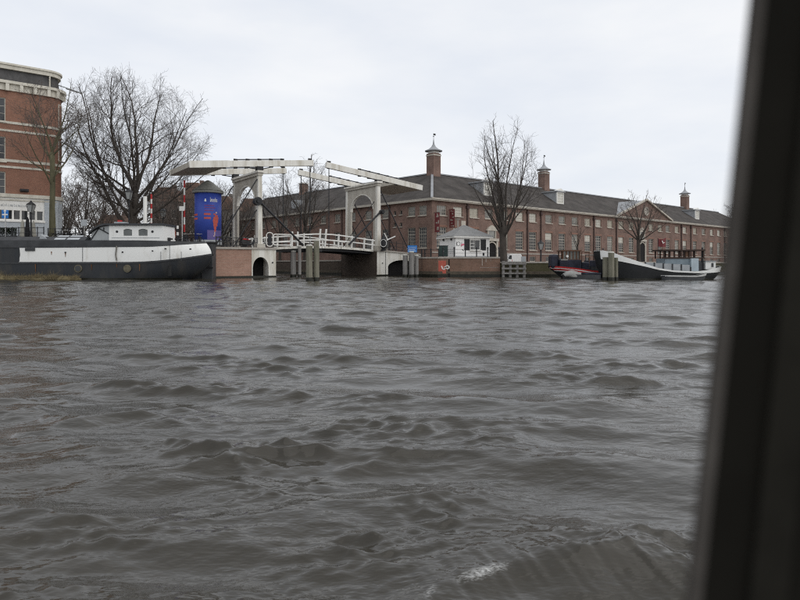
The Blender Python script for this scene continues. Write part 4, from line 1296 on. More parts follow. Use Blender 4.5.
for i in range(15):
    t = i / 14
    x = x0 - 1.75 + (x1 + .12 - x0 + 1.75) * t
    z = 5.03 - 0.75 * max(0.0, (0.22 - t) / 0.22) ** 1.8
    roof_pts.append((x, z))
rr = MB()
for i in range(14):
    a, b = roof_pts[i], roof_pts[i + 1]
    rr.slab([(a[0], a[1] - .17), (b[0], b[1] - .17), (b[0], b[1]), (a[0], a[1])], -1.72, 1.72)
rr.build('wheelhouse_roof', m_hullgrey, whp)
MB().add([(x0 - 1.7, -1.4, 3.5), (x0 - .02, -1.4, 3.5), (x0 - .02, -1.4, 4.82), (x0 - .7, -1.4, 4.75), (x0 - 1.6, -1.4, 4.2)], [(0, 1, 2, 3, 4)]).add([(x0 - 1.7, -1.4, 3.5), (x0 - 1.7, 1.4, 3.5), (x0 - 1.6, 1.4, 4.2), (x0 - 1.6, -1.4, 4.2)], [(0, 1, 2, 3)]).build('windscreen', M('milky_glass', (0.34, 0.36, 0.36), 0.2, 0.1, 1, spec=0.5), whp)
MB().bar((x0 - 1.7, -1.43, 3.5), (x0 - .95, -1.43, 4.6), 0.06, 0.08).bar((x0 - .95, -1.43, 4.6), (x0 - .02, -1.43, 4.1), 0.06, 0.08).bar((x0 - .5, -1.43, 4.3), (x0 - .5, -1.43, 4.7), 0.06, 0.08).build('windscreen_frame', m_iron, whp)
# roof gear, deck hatches, panels
MB().tube([(PX(142, 57) + 34, 0, 5.03), (PX(142, 57) + 34, 0, 7.6)], 0.17, 12).build('white_mast', m_white, hb)
MB().box(PX(113, 57) + 34, PX(123, 57) + 34, -.5, .5, 5.04, 5.25).build('roof_hatch', m_palegrey, hb)
MB().box(PX(115, 57) + 34, PX(118, 57) + 34, -.2, .2, 5.255, 5.42).build('roof_light', m_red, hb)
MB().slabx([(-1.9, 3.45), (1.9, 3.45), (1.3, 3.85), (-1.3, 3.85)], -16, x0 - 2.0).build('hatch_cover', m_hullgrey, hb)
for a, b in ((57.5, 68), (70, 82)):
    xa, xb = PX(a, 56.5) + 34, PX(b, 56.5) + 34
    MB().add([(xa, -1.75, 3.62), (xb, -1.75, 3.62), (xb, -0.9, 3.98), (xa, -0.9, 3.98), (xa, -1.75, 3.56), (xb, -1.75, 3.56), (xb, -0.9, 3.9), (xa, -0.9, 3.9)], [(0, 1, 2, 3), (7, 6, 5, 4), (0, 4, 5, 1), (1, 5, 6, 2), (2, 6, 7, 3), (3, 7, 4, 0)]).build('hatch_panel', M('pale_panel', (0.5, 0.53, 0.55), 0.25, 0.1, 1), hb)
MB().slab([(PX(42, 56.5) + 34, 3.5), (PX(52, 56.5) + 34, 3.5), (PX(42.5, 56.5) + 34, 4.05)], -1.6, -0.6).build('skylight', m_palegrey, hb)
for px, zz in ((166, 3.3), (175, 3.3)):
    x = PX(px, 56.5) + 34
    MB().tube([(x, -.4, zz), (x, -.4, zz + .5)], 0.14, 8).tube([(x - .3, -.4, zz + .38), (x + .3, -.4, zz + .38)], 0.08, 6).build('bollard', m_iron, hb)

m_rust = M('rust_streaks', (0.16, 0.075, 0.035), 0.85, 0.4, 6, 5)
rng = random.Random(19)
for px, zt_, ln_ in ((66, 2.36, .35), (117, 1.6, .5), (140, 1.38, .6), (153, 2.48, .4), (36, 1.38, .7), (92, 1.36, .5), (52, 2.5, .3)):
    x = PX(px, 55.5) + 34
    if px < 150:
        MB().slab([(x - .05, zt_), (x + .05, zt_), (x + .02, zt_ - ln_), (x - .01, zt_ - ln_)], -2.292, -2.284).build('rust_streak', m_rust, hb)
wx = PX(185, 56.5) + 34
MB().tube([(wx - .35, -.35, 3.45), (wx - .35, .35, 3.45)], .2, 12).box(wx - .45, wx - .25, -.45, -.36, 3.15, 3.7).box(wx - .45, wx - .25, .36, .45, 3.15, 3.7).build('anchor_winch', m_iron, hb)
MB().tube([(PX(193, 56.5) + 34, -.6, 3.3), (PX(199, 57) + 34, 0.1, 3.15), (PX(206, 59) + 34, 1.3, 3.5)], .035, 5).build('mooring_rope', m_rope, hb)

# --- work pontoon behind the bow
wp = thing('steel_pontoon', 'dark steel pontoon between the houseboat bow and the brick pier', 'pontoon', (PX(204, 59.6), 59.6, 0))
MB().box(-0.9, 0.95, -0.5, 0.7, -0.6, 3.35).build('hull', m_hullgrey, wp, bevel=0.05)
MB().box(-1.0, 1.05, -0.6, 0.8, 3.355, 3.5).build('deck', m_iron, wp)
MB().box(-0.95, 1.0, -0.54, -0.505, 1.0, 1.12).build('rubbing_strake', m_iron, wp)
MB().tube([(0.0, -0.56, 1.3), (0.0, -0.56, 0.0)], 0.05, 6).build('chain', m_iron, wp)

# --- floating reed bed
rbd = thing('reed_raft', 'floating raft of dry brown reeds beside the dark houseboat hull', 'reed raft', (PX(30, 54.4), 54.4, 0))
rng = random.Random(2)
base = MB()
for k in range(46):
    x = rng.uniform(-6.0, 3.8); y = rng.uniform(-0.35, 0.5)
    hh_ = rng.uniform(.25, 1.0); base.lathe([(0.02, 0.40 * hh_), (0.3, 0.26 * hh_), (0.48, 0.08), (0.5, -0.2)][::-1], 7, (x, y, 0.03))
tag(base.build('turf', M('brown_turf', (0.13, 0.105, 0.055), 0.95, 0.35, 7, bump=1.0, bscale=20), rbd), kind='stuff')
rd = MB()
for k in range(5200):
    x = rng.uniform(-6.3, 4.05); y = rng.uniform(-0.6, 0.6)
    tall = 1.7 if (-3.2 < x < -0.9) or (1.5 < x < 2.1) else 1.0
    h = rng.uniform(0.10, 0.34) * (tall * 1.5 if rng.random() < .2 else 1) * (0.45 + 0.9 * abs(math.sin(x * 1.9 + 0.4)) * abs(math.sin(x * 0.7 + 1)))
    a = rng.gauss(0, 0.5); b_ = rng.gauss(0, 0.4); w_ = rng.uniform(0.006, 0.014)
    z0 = rng.uniform(0.05, 0.3)
    rd.add([(x - w_, y, z0), (x + w_, y, z0), (x + a * h, y + b_ * h, z0 + h)], [(0, 1, 2)])
tag(rd.build('reeds', M('dry_reeds', (0.17, 0.135, 0.075), 0.9, 0.35, 9), rbd), kind='stuff')

# --- long black barge on the right (bow to the left)
bg = thing('black_barge', 'long black barge with white bow strake and grey wheelhouse', 'barge', (PX(656, 57.6), 57.6, 0))
bx = lambda px: PX(px, 56.2) - PX(656, 57.6)
# local x runs bow -> stern reversed: build with stem at -x
xst = lambda z: -float(np.interp(z, [-.6, 0, 0.5, 1.2, 2.0, 2.7], [4.7, 4.85, 5.15, 5.45, 5.65, 5.7]))
xsn = lambda z: float(np.interp(z, [-.6, 0, 0.5, 1.2, 2.0], [4.6, 5.0, 5.5, 5.75, 5.8]))
def bsheer(f):   # f=0 stern .. 1 bow
    px = 722 + (597 - 722) * f
    py = float(np.interp(px, [597, 603, 612, 620, 640, 652, 668, 690, 702, 710, 722], [250.8, 250.6, 253.5, 257, 264.3, 268.3, 270.8, 271.8, 270.3, 268, 266.3]))
    return HZ(py, 56.2)
def bwhite(f):   # bottom of the white strake
    px = 722 + (597 - 722) * f
    py = float(np.interp(px, [597, 612, 640, 652, 668, 690, 700, 706, 722], [258.5, 260.5, 266.8, 269.8, 272.0, 273.0, 273.0, 272.8, 271.5]))
    return HZ(py, 56.2)
kb = dict(fb=0.74, fs=0.12, p=2.0, q=0.6)
mb = MB(); pt = hull_skin(mb, xsn, xst, 1.75, lambda f: -0.6, bsheer, 50, 12, **kb); boat_deck(mb, pt, 40, dz_=-0.12)
mb.build('hull', M('barge_black_paint', (0.016, 0.017, 0.018), 0.6, 0.25, 1.2, spec=0.25), bg, smooth=True)
mb = MB(); hull_skin(mb, xsn, xst, 1.75, bwhite, lambda f: bsheer(f) + .03, 60, 4, off=0.03, f0=0.0, f1=0.9995, **kb)
mb.build('white_strake', m_boatwhite, bg, smooth=True)
mb = MB(); hull_skin(mb, xsn, xst, 1.75, lambda f: -.2, lambda f: 0.13, 40, 2, off=0.015, f0=0.0, f1=0.98, **kb)
mb.build('waterline_weed', m_wet, bg, smooth=True)
# name on the strake (illegible at this distance)
nm = MB()
scribble(nm, 0, 1.55, 0, 0.16, 17, -0.02, 0.0)
nmo = nm.build('name_lettering', m_iron, bg, loc=(bx(622), -1.46, HZ(262.3, 56.2)))
nmo.rotation_euler = (0, R(16), R(-9))
MB().box(bx(645), bx(692), -1.3, 1.3, 0.6, 1.12).build('hold_cover', m_hullgrey, bg)
for k, px in enumerate((645.5, 654.5, 663.5, 672.5, 681.5)):
    MB().box(bx(px) + .06, bx(px + 8.4), -1.36, -1.305, HZ(270, 56.2) - .1, HZ(262.5, 56.2) - .05 * k).build('coaming_panel', m_palegrey, bg)
    MB().box(bx(px) - .05, bx(px) + .05, -1.42, -1.3, 0.6, HZ(262, 56.2) - .05 * k).build('coaming_post', m_hullgrey, bg)
MB().box(bx(667), bx(692), -1.0, 1.0, 0.75, HZ(258.6, 56.8)).build('wheelhouse', m_greyblue, bg)
MB().box(bx(692) + .003, bx(699.5), -1.25, 0.9, 0.75, HZ(258.4, 56.8)).build('wheelhouse_end', M('pale_blue_paint', (0.42, 0.49, 0.53), 0.45, 0.1, 2), bg)
cn = MB()
zc0, zc1 = HZ(258.5, 56.8), HZ(251, 56.8)
for px in (666, 671, 676.5, 681, 686, 691.5, 697, 706):
    cn.box(bx(px) - .05, bx(px) + .05, -1.0, -0.9, zc0, zc1).box(bx(px) - .05, bx(px) + .05, 0.9, 1.0, zc0, zc1)
cn.box(bx(664), bx(707), -1.05, -.95, zc0 - .02, zc0 + .1)
cnp = cn.build('canopy_frame', M('dark_brown_wood', (0.04, 0.022, 0.016), 0.6, 0.3, 3), bg)
MB().box(bx(663.5), bx(707), -1.15, 1.15, zc1, zc1 + .13).build('canopy_roof', M('dark_brown_wood', (0.04, 0.022, 0.016)), cnp)
MB().box(bx(688), bx(692), -.92, -.88, zc0 + .15, zc1 - .05).build('brown_panel', m_wood, cnp)
MB().tube([(bx(706), -0.7, 0.6), (bx(706), -0.7, HZ(247.5, 56.8))], [0.12, 0.07], 8).build('mast', m_iron, bg)
MB().box(bx(699.6), bx(705), -.8, .8, 0.6, HZ(262, 56.8)).build('stern_locker', m_hullgrey, bg)
ch = MB().box(bx(708), bx(718.5), -0.95, 0.95, 0.9, HZ(261.5, 56.6)).build('stern_cabin', m_boatwhite, bg, bevel=0.04)
MB().box(bx(707.5), bx(719), -1.05, 1.05, HZ(261.5, 56.6) + .003, HZ(260.7, 56.6)).build('cabin_roof', m_palegrey, ch)
MB().box(bx(713.8), bx(716), -0.975, -0.953, HZ(267, 56.6), HZ(263, 56.6)).build('cabin_window', m_glass, ch)
MB().tube([(bx(601), 0, bsheer(.97)), (bx(600.5), 0, HZ(246, 56.2))], 0.03, 6).tube([(bx(607), -.3, bsheer(.9)), (bx(607), -.3, HZ(248, 56.2))], 0.06, 6).build('bow_fittings', m_iron, bg)

# --- dinghy alongside
dg = thing('dinghy', 'small dark dinghy with white bow tied alongside the black barge', 'dinghy', (PX(684, 54.9), 54.9, 0))
dsh = lambda f: 0.34 + 0.30 * max(0, (f - .72) / .28) ** 1.6 + 0.05 * (1 - f)
mb = MB(); pt = hull_skin(mb, lambda z: -1.95, lambda z: 1.75 + .22 * z / .6, 0.62, lambda f: -.3, dsh, 30, 5, fb=0.45, fs=0.1, p=1.9, q=.7)
mb.build('hull', m_hullgrey, dg, smooth=True)
mb = MB(); hull_skin(mb, lambda z: -1.95, lambda z: 1.75 + .22 * z / .6, 0.62, lambda f: dsh(f) - .07 - .16 * max(0, (f - .78) / .22), lambda f: dsh(f) + .02, 30, 2, off=.02, f0=0.03, fb=0.45, fs=0.1, p=1.9, q=.7)
mb.build('white_gunwale', M('grey_white_paint', (0.55, 0.55, 0.53), 0.5, 0.1), dg, smooth=True)
for x in (-0.9, 0.3):
    MB().box(x - .12, x + .12, -.56, .56, 0.2, 0.24).build('thwart', m_wood, dg)

# --- dark boat with the red and white stripes
rb_ = thing('cabin_boat', 'black boat with red and white bow stripes and a brown wooden cabin', 'boat', (PX(575, 61), 61, 0))
rx = lambda px: PX(px, 59.6) - PX(575, 61)
xb = lambda z: -float(np.interp(z, [-.6, 0, .5, 1.0, 1.4], [0.9, 1.3, 1.9, 2.55, 2.75]))
xq = lambda z: 2.9
rs = lambda f: HZ(float(np.interp(f, [0, .3, .6, .85, 1.0], [271.5, 270.5, 267.8, 266.2, 266.0])), 59.6)
mb = MB(); pt = hull_skin(mb, xq, xb, 1.5, lambda f: -.6, rs, 40, 8, fb=.5, fs=.1, p=1.8, q=.7); boat_deck(mb, pt, 30, dz_=-.06)
mb.build('hull', m_hullblack, rb_, smooth=True)
for nm_, m_, a, b in (('red_stripe', m_red, 0.0, 0.16), ('white_stripe', m_boatwhite, 0.16, 0.25), ('red_stripe', m_red, 0.25, 0.40), ('white_stripe', m_boatwhite, 0.40, 0.49)):
    mb = MB(); hull_skin(mb, xq, xb, 1.5, lambda f: rs(f) - b, lambda f: rs(f) - a - .004, 40, 2, off=.02, f0=.22, f1=.9995, fb=.5, fs=.1, p=1.8, q=.7)
    mb.build(nm_, m_, rb_, smooth=True)
MB().box(rx(553), rx(561), -.7, .7, 1.0, HZ(254.2, 59.8)).build('fore_cover', m_tarp, rb_, bevel=.22)
MB().box(rx(561) + .003, rx(583), -.95, .95, .9, HZ(259.5, 59.8)).build('cabin_base', m_tarp, rb_, bevel=.08)
MB().box(rx(562), rx(569), -1.0, -.6, HZ(260.5, 59.8) + .01, HZ(259.3, 59.8) + .02).build('folded_sheet', m_greytarp, rb_)
fr = MB()
z0, z1 = HZ(258.5, 59.8) - .06, HZ(251.2, 59.8)
for k in range(6):
    x = rx(564.5) + (rx(581.5) - rx(564.5)) * k / 5
    fr.box(x - .05, x + .05, -.9, -.8, z0, z1).box(x - .05, x + .05, .8, .9, z0, z1)
fr.box(rx(564), rx(582), -.91, -.79, z0 - .22, z0).box(rx(564), rx(582), .79, .91, z0 - .22, z0)
co = fr.build('cabin_frame', m_wood, rb_)
MB().box(rx(563), rx(583), -1.0, 1.0, z1 + .003, z1 + .12).build('cabin_roof', m_wood, co)
MB().box(rx(565), rx(581), -.84, -.82, z0 + .01, z1).build('cabin_glass', m_halfblind, co)
MB().box(rx(584), rx(592), -.7, .7, .8, HZ(262, 59.8)).build('aft_gear', m_tarp, rb_, bevel=.1)
for px in (584.5, 592):
    MB().tube([(rx(px), -.5, 1.0), (rx(px), -.5, HZ(251.5, 59.8))], .04, 6).build('awning_post', m_wood, rb_)
MB().tube([(rx(584.5), -.5, HZ(251.6, 59.8)), (rx(592.5), -.5, HZ(251.6, 59.8))], .04, 6).build('awning_rail', m_wood, rb_)
MB().tube([(rx(568.5), -1.02, HZ(256.2, 59.8)), (rx(568.5), -.93, HZ(256.2, 59.8))], .12, 10).build('cabin_lamp', m_white, rb_)

tb = thing('tarped_boat', 'low dark boat under a pale grey tarpaulin in front of the striped boat', 'boat', (PX(582, 57.5), 57.5, 0))
mb = MB(); pt = hull_skin(mb, lambda z: 1.75, lambda z: -1.7 - .25 * z, 0.75, lambda f: -.4, lambda f: 0.42 + .05 * f, 30, 5, fb=.55, fs=.15); boat_deck(mb, pt, 24, dz_=-.02)
mb.build('hull', m_hullgrey, tb, smooth=True)
tp = MB(); rings = []
for i in range(15):
    t = i / 14
    x = -1.75 + 1.75 * t
    hgt = 0.40 + 0.42 * math.sin(math.pi * min(1, t * 1.08)) ** .6
    rings.append([(x, -.7 * math.sin(math.pi * (.12 + .76 * t)) * 1.05, 0.22)] + [(x, .72 * math.cos(math.pi - math.pi * j / 10), .3 + (hgt - .3) * math.sin(math.pi * j / 10) ** .7 + .02 * math.sin(9 * x + j)) for j in range(11)])
tp.rings(rings)
tp.build('tarpaulin', m_greytarp, tb, smooth=True)
MB().box(.1, 1.6, -.6, .6, .42, .62).build('dark_cover', m_tarp, tb, bevel=.06)

# --- stern of the next moored boat behind the barge bow
ob = thing('moored_boat', 'dark cluttered stern of a boat behind the barge bow', 'boat', (PX(596, 62), 62, 0))
mb = MB(); pt = hull_skin(mb, lambda z: -1.6, lambda z: 5.0, 1.1, lambda f: -.5, lambda f: 1.15, 24, 5, fb=.6, fs=.2); boat_deck(mb, pt, 20, dz_=-.04)
mb.build('hull', m_hullblack, ob, smooth=True)
MB().box(-1.0, .2, -.7, .7, 1.12, 1.75).build('cabin', m_tarp, ob, bevel=.06)
MB().box(.35, 1.2, -.6, .6, 1.12, 1.9).build('deck_box', m_hullgrey, ob, bevel=.05)
for x in (-1.3, -.2, .9):
    MB().tube([(x, -.9, 1.1), (x, -.9, 2.3)], .035, 6).build('stanchion', m_iron, ob)
MB().tube([(-1.3, -.9, 2.28), (.9, -.9, 2.28)], .03, 6).build('guard_rail', m_iron, ob)

# ------------------------------------------------------------------ mooring piles
def pile(px, Z, py_top, r, label, mat=m_pile, cap=True, lean=0.0, group='wooden mooring piles'):
    zt = HZ(py_top, Z)
    t = thing('mooring_pile', label, 'mooring pile', (PX(px, Z), Z, 0), 0, group)
    rng = random.Random(int(px * 7))
    n = 9
    pts = [(lean * (i / n), 0, -.8 + (zt + .8) * i / n) for i in range(n + 1)]
    rad = [r * (1.04 - .06 * i / n + rng.uniform(-.02, .02)) for i in range(n + 1)]
    MB().tube(pts, rad, 12).build('shaft', mat, t, smooth=False)
    MB().lathe([(r * 1.07, -.8), (r * 1.07, .24), (r * 1.03, .30)], 12).build('wet_base', m_wet, t)
    if cap:
        MB().lathe([(r * 1.03, 0), (r * 1.03, .06), (r * .7, .12)], 12, (lean, 0, zt + .003)).build('worn_top', M('pale_worn_wood', (0.5, 0.49, 0.44), 0.9, 0.2, 9), t)
    return t
pile(309.3, 51.8, 246.0, 0.27, 'shorter of the two thick piles standing in front of the drawbridge deck')
pile(316.4, 52.1, 241.0, 0.235, 'taller of the two thick piles standing in front of the drawbridge deck')
pile(293.2, 66.5, 251.6, 0.30, 'pale squat post in the canal opening beside the white arched pier', m_pilegrey)
pile(299.6, 66.0, 246.5, 0.17, 'thin grey post under the left edge of the bridge deck', m_pilegrey)
pile(405.3, 66.4, 255.5, 0.27, 'dark left pile of the cluster under the blue sign', m_pilegrey, cap=True)
pile(411.6, 66.0, 252.5, 0.25, 'pale middle pile of the cluster, directly below the blue sign', m_pilegrey)
pile(416.4, 66.5, 256.0, 0.24, 'dark right pile of the cluster next to the brick quay', m_pilegrey)
pile(605.6, 53.0, 257.2, 0.25, 'left pile of the three in front of the black barge bow', cap=False)
pile(611.2, 52.6, 253.0, 0.255, 'tallest middle pile of the three in front of the black barge bow')
pile(616.0, 53.2, 257.6, 0.17, 'slender right pile of the three in front of the black barge bow', cap=False)

# ------------------------------------------------------------------ blue information sign
sg = thing('blue_sign', 'small blue information sign above the grey piles by the right pier', 'sign', (PX(412.3, 66.9), 66.9, 2.1), R(-8))
MB().box(-.5, .5, -.03, .03, .55, 1.28).build('panel', m_blue, sg)
MB().box(-.42, .42, -.045, -.033, .95, .98).box(-.42, .30, -.045, -.033, .78, .83).build('print_line', m_white, sg)
scribble(MB(), -.44, .42, 1.05, .1, 5, -.045, -.033).build('lettering', M('pale_blue_print', (0.25, .45, .7), .5), sg)
MB().box(-.46, .42, -.044, -.034, .62, .72).build('pale_stripe', M('pale_blue_print', (0.25, .45, .7), .5), sg)
for x in (-.35, .35):
    MB().tube([(x, .05, -2.5), (x, .05, 1.2)], .05, 6).build('post', m_pilegrey, sg)

# ------------------------------------------------------------------ white kiosk
KA = math.atan2(.42, .91)
kz = 2.1
kc = Vector((PX(455.5, 68.2), 68.2, kz))
kx = Vector((math.cos(R(17)), math.sin(R(17)), 0))
kk = thing('kiosk', 'small white bridge keeper kiosk with grey hipped roof and black shutters', 'kiosk', kc, R(20))
KW, KD, KH = 4.15, 4.3, 2.35
win = [(1.72, 3.02, .85, 1.98)]
kb_ = MB(); wall_open(kb_, 0, KW, -.1, KH, win, depth=.12)
kb_.box(.003, KW, KD - .1, KD, -.1, KH).box(KW - .1, KW - .003, .13, KD - .11, -.1, KH)
kb_.quad((0, 0, -.1), (0, 0, KH), (0, KD, KH), (0, KD, -.1))
kb_.build('wall', m_kiosk, kk)
put_window(grid_window(1.3, 1.13, 2, 1, m_white, m_glass, .07), kk, (2.37, .06, .85))
for a, b in ((2.04, 2.3),):
    MB().box(1.86, 1.90, 0.02, .06, .92, 1.92).box(2.1, 2.14, .02, .06, .92, 1.92).box(1.8, 2.3, .025, .065, 1.2, 1.24).box(1.8, 2.3, .025, .065, 1.55, 1.59).build('glazing_bar', m_white, kk)
for a, b in ((1.06, 1.69), (3.05, 3.68)):
    s_ = MB().box(a, b, -.06, -.005, .82, 2.02).build('shutter', m_iron, kk)
    for k in range(9):
        MB().box(a + .07, b - .07, -.075, -.061, .9 + .12 * k, .9 + .12 * k + .06).build('slat', m_iron, s_)
MB().add([(-.35, -.35, KH), (KW + .35, -.35, KH), (KW + .35, KD + .35, KH), (-.35, KD + .35, KH), (KW / 2 - .1, KD / 2, KH + 1.35), (KW / 2 + .1, KD / 2, KH + 1.35)],
         [(0, 1, 5, 4), (1, 2, 5), (2, 3, 4, 5), (3, 0, 4), (3, 2, 1, 0)]).build('roof', M('kiosk_grey_roofing', (0.24, 0.24, 0.235), .8, .15, 2), kk)
MB().box(-.3, KW + .3, -.3, KD + .3, KH - .2, KH - .005).build('eaves_board', m_white, kk)
MB().tube([(.9, KD * .3, KH + .9), (.9, KD * .3, KH + 1.9)], .09, 8).box(.7, 1.1, KD * .3 - .2, KD * .3 + .2, KH + 1.9, KH + 1.98).build('flue', m_stone, kk)
gt = MB().bar((.12, -.02, 1.75), (.12, -.02, 1.25), .02, .05)
gt.tube([(.35 + .2 * math.cos(a / 3), -.02, 1.5 + .2 * math.sin(a / 3)) for a in range(20)], .02, 4)
gt.bar((.75, -.02, 1.7), (.7, -.02, 1.2), .02, .05).bar((.8, -.02, .9), (1.0, -.02, .72), .02, .06)
gt.build('graffiti_tag', m_iron, kk)
MB().bar((.62, -.02, 1.3), (1.04, -.02, 1.42), .02, .12).bar((.68, -.02, 1.42), (1.0, -.02, 1.5), .02, .1).build('pink_graffiti', m_spraypink, kk)
MB().box(3.3, 3.5, -.03, -.004, .22, .55).build('letter_plate', m_iron, kk)
for y in (1.0, 3.1):
    MB().box(-.12, -.005, y - .12, y + .12, KH - .45, KH - .25).build('wall_light', m_iron, kk)
MB().box(-.02, -.004, 0.1, KD - .1, .7, .74).build('wall_trim', m_palegrey, kk)
MB().box(-.03, KW + .02, -.03, -.004, -.1, .18).build('plinth', m_palegrey, kk)

cb = thing('utility_cabinet', 'dark green utility cabinet leaning by the kiosk side wall', 'cabinet', (PX(443.5, 67.6), 67.6, 2.1), R(-15))
MB().box(-.45, .45, -.25, .25, .12, 1.22).build('body', M('dark_green_paint', (0.03, 0.05, 0.045), .5, .2), cb, bevel=.02)
MB().box(-.48, .48, -.28, .28, 1.225, 1.29).build('top', m_hullgrey, cb)
MB().box(-.4, .4, -.22, .22, 0, .118).build('foot', m_stone, cb)
MB().box(-.02, .02, -.27, -.252, .2, 1.15).build('door_gap', m_iron, cb)
MB().box(.06, .1, -.29, -.253, .6, .75).build('handle', m_chrome, cb)

rl = thing('quay_railing', 'black iron railing along the quay edge below the kiosk', 'railing', (4.0, 66.35, 2.1))
for k in range(6):
    x = .55 + k * 1.18
    p = MB().tube([(x, .02, 0), (x, .02, .95)], .06, 8)
    p.build('post', m_iron, rl)
    MB().lathe([(.10, .95), (.10, 1.02), (.03, 1.1)], 8, (x, .02, 0)).build('finial', m_iron, rl)
for z in (.45, .85):
    MB().tube([(.55, .02, z), (6.45, .02, z)], .022, 6).build('rail', m_iron, rl)
rl2 = thing('quay_railing', 'black iron railing on the rounded quay corner left of the kiosk', 'railing', (2.2, 69.0, 2.1))
prev = None
for k, (x, y) in enumerate(((.2, 1.6), (.2, .5), (.5, -.8), (1.1, -1.8), (1.9, -2.4))):
    MB().tube([(x, y, 0), (x, y, .95)], .06, 8).build('post', m_iron, rl2)
    if prev:
        for z in (.45, .85):
            MB().tube([(*prev, z), (x, y, z)], .022, 6).build('rail', m_iron, rl2)
    prev = (x, y)

# ------------------------------------------------------------------ wooden landing in front of the mossy wall
ld = thing('wooden_landing', 'weathered wooden fender frame in the water right of the kiosk quay', 'landing', (10.7, 65.6, 0))
for k in range(4):
    MB().tube([(.1 + k * .72, 0, -.7), (.1 + k * .72, 0, 1.72 - .06 * k)], .15, 8).build('post', m_pilegrey, ld)
for z in (.35, .85, 1.35):
    MB().box(-.1, 2.45, -.24, -.16, z, z + .17).build('rail', m_pilegrey, ld)
MB().box(-.1, 2.45, -.15, .6, 1.56, 1.66).build('platform', m_pilegrey, ld)

# ------------------------------------------------------------------ cars
def car(label, loc, rz, L_, H_, van, col_):
    t = thing('parked_van' if van else 'parked_car', label, 'van' if van else 'car', loc, rz)
    m_ = M('car_white_paint', col_, .3, .04, 1, spec=.5)
    prof = [(0, .35), (.04, .8), (.25, 1.0), (L_ * .2, 1.12), (L_ * .32, H_ - .06), (L_ * .36, H_), (L_ - .25, H_), (L_ - .08, H_ - .2), (L_, 1.0), (L_, .35)] if van else \
           [(0, .35), (.03, .7), (.3, .86), (L_ * .27, .95), (L_ * .42, H_ - .03), (L_ * .72, H_), (L_ * .9, 1.0), (L_ - .05, .92), (L_, .4)]
    MB().slab(prof, -.85, .85).build('body', m_, t, bevel=.07)
    if van:
        MB().slab([(L_ * .22, 1.16), (L_ * .31, H_ - .2), (L_ * .42, H_ - .2), (L_ * .42, 1.16)], -.866, .866).build('side_window', m_glass, t)
    else:
        MB().slab([(L_ * .31, .97), (L_ * .43, H_ - .1), (L_ * .71, H_ - .1), (L_ * .85, .97)], -.866, .866).build('side_window', m_glass, t)
    MB().slab([(L_ * (.205 if van else .285), 1.16 if van else .97), (L_ * (.315 if van else .415), H_ - .12), (L_ * (.33 if van else .43), H_ - .12), (L_ * (.235 if van else .31), 1.16 if van else .97)], -.7, .7).build('windscreen', m_glass, t)
    for x in (.75, L_ - .8):
        for s in (-1, 1):
            w_ = MB().tube([(x, s * .88 - .09, .32), (x, s * .88 + .09, .32)], .32, 16).build('wheel', m_rubber, t)
            MB().tube([(x, s * .90 - .09, .32), (x, s * .90 + .09, .32)], .17, 12).build('rim', m_chrome, w_)
    for s in (-1, 1):
        MB().box(-.02, .06, s * .6 - .14, s * .6 + .14, .62, .8).build('headlight', m_palegrey, t)
        MB().box(L_ - .04, L_ + .02, s * .7 - .08, s * .7 + .08, .7, 1.0).build('tail_light', m_red, t)
    return t
car('white van parked behind the tall tree by the hospice', (PX(502.5, 79), 79, 1.155), R(8), 3.2, 2.0, True, (.7, .7, .68)).scale = (.74, .74, .74)
car('low white car parked left of the white van by the kiosk', (PX(490.5, 73.6), 73.6, 1.155), R(2), 3.3, 1.25, False, (.7, .7, .68)).scale = (.74, .74, .74)

# ------------------------------------------------------------------ banners, flag and small signs at the hospice
m_banner = M('banner_red', (.17, .04, .042), .7, .12, 2)
def banner(s, z0, z1, w_, label, patchy, seed):
    p = AC + au * s
    t = thing('banner', label, 'banner', (p.x, p.y, 1.65), AM_A)
    ang = R(-70)
    MB().tube([(0, 0, z1 + .05), (0, -1.1, z1 + .05)], .03, 6).build('bracket', m_iron, t)
    b = MB().box(-.012, .012, -1.05, -1.05 + w_, z0, z1)
    b.box(-w_ * .5, w_ * .5, -.34, -.31, z0, z1) if False else None
    b.build('cloth', m_banner, t)
    rng = random.Random(seed)
    for k in range(patchy):
        z = z0 + (z1 - z0) * (k + .3) / patchy
        for n_ in range(2 if w_ > .92 else 3):
            ya = -1.05 + w_ * rng.uniform(.1, .6)
            hh = (z1 - z0) / patchy * rng.uniform(.15, .6)
            MB().box(-.02, -.014, ya, ya + w_ * rng.uniform(.1, .3), z, z + hh).build('white_print', m_dull, t)
    return t
banner(s_of(434), 4.0, 6.6, .9, 'red and white banner on the hospice wall at its corner', 3, 1)
banner(s_of(449), 4.7, 7.2, .95, 'plain red banner with small white marks above the kiosk roof', 6, 2)
fl = thing('red_flag', 'small red flag with a white mark in front of the hospice', 'flag', (PX(658, 96), 96, 1.12))
MB().tube([(0, 0, 0), (0, 0, 4.2)], .05, 6).build('pole', m_iron, fl)
fg = MB(); rings = []
for i in range(9):
    x = .05 + 1.2 * i / 8
    rings.append([(x, .12 * math.sin(i), 2.95 - .1 * i / 8), (x, .12 * math.sin(i + .5), 4.2 - .15 * math.sin(i * .5))])
fg.rings(rings)
fg.build('cloth', m_banner, fl)
MB().bar((.55, -.17, 3.85), (.75, -.17, 3.4), .03, .12).bar((.75, -.17, 3.45), (.95, -.17, 3.6), .03, .1).build('white_mark', m_white, fl)

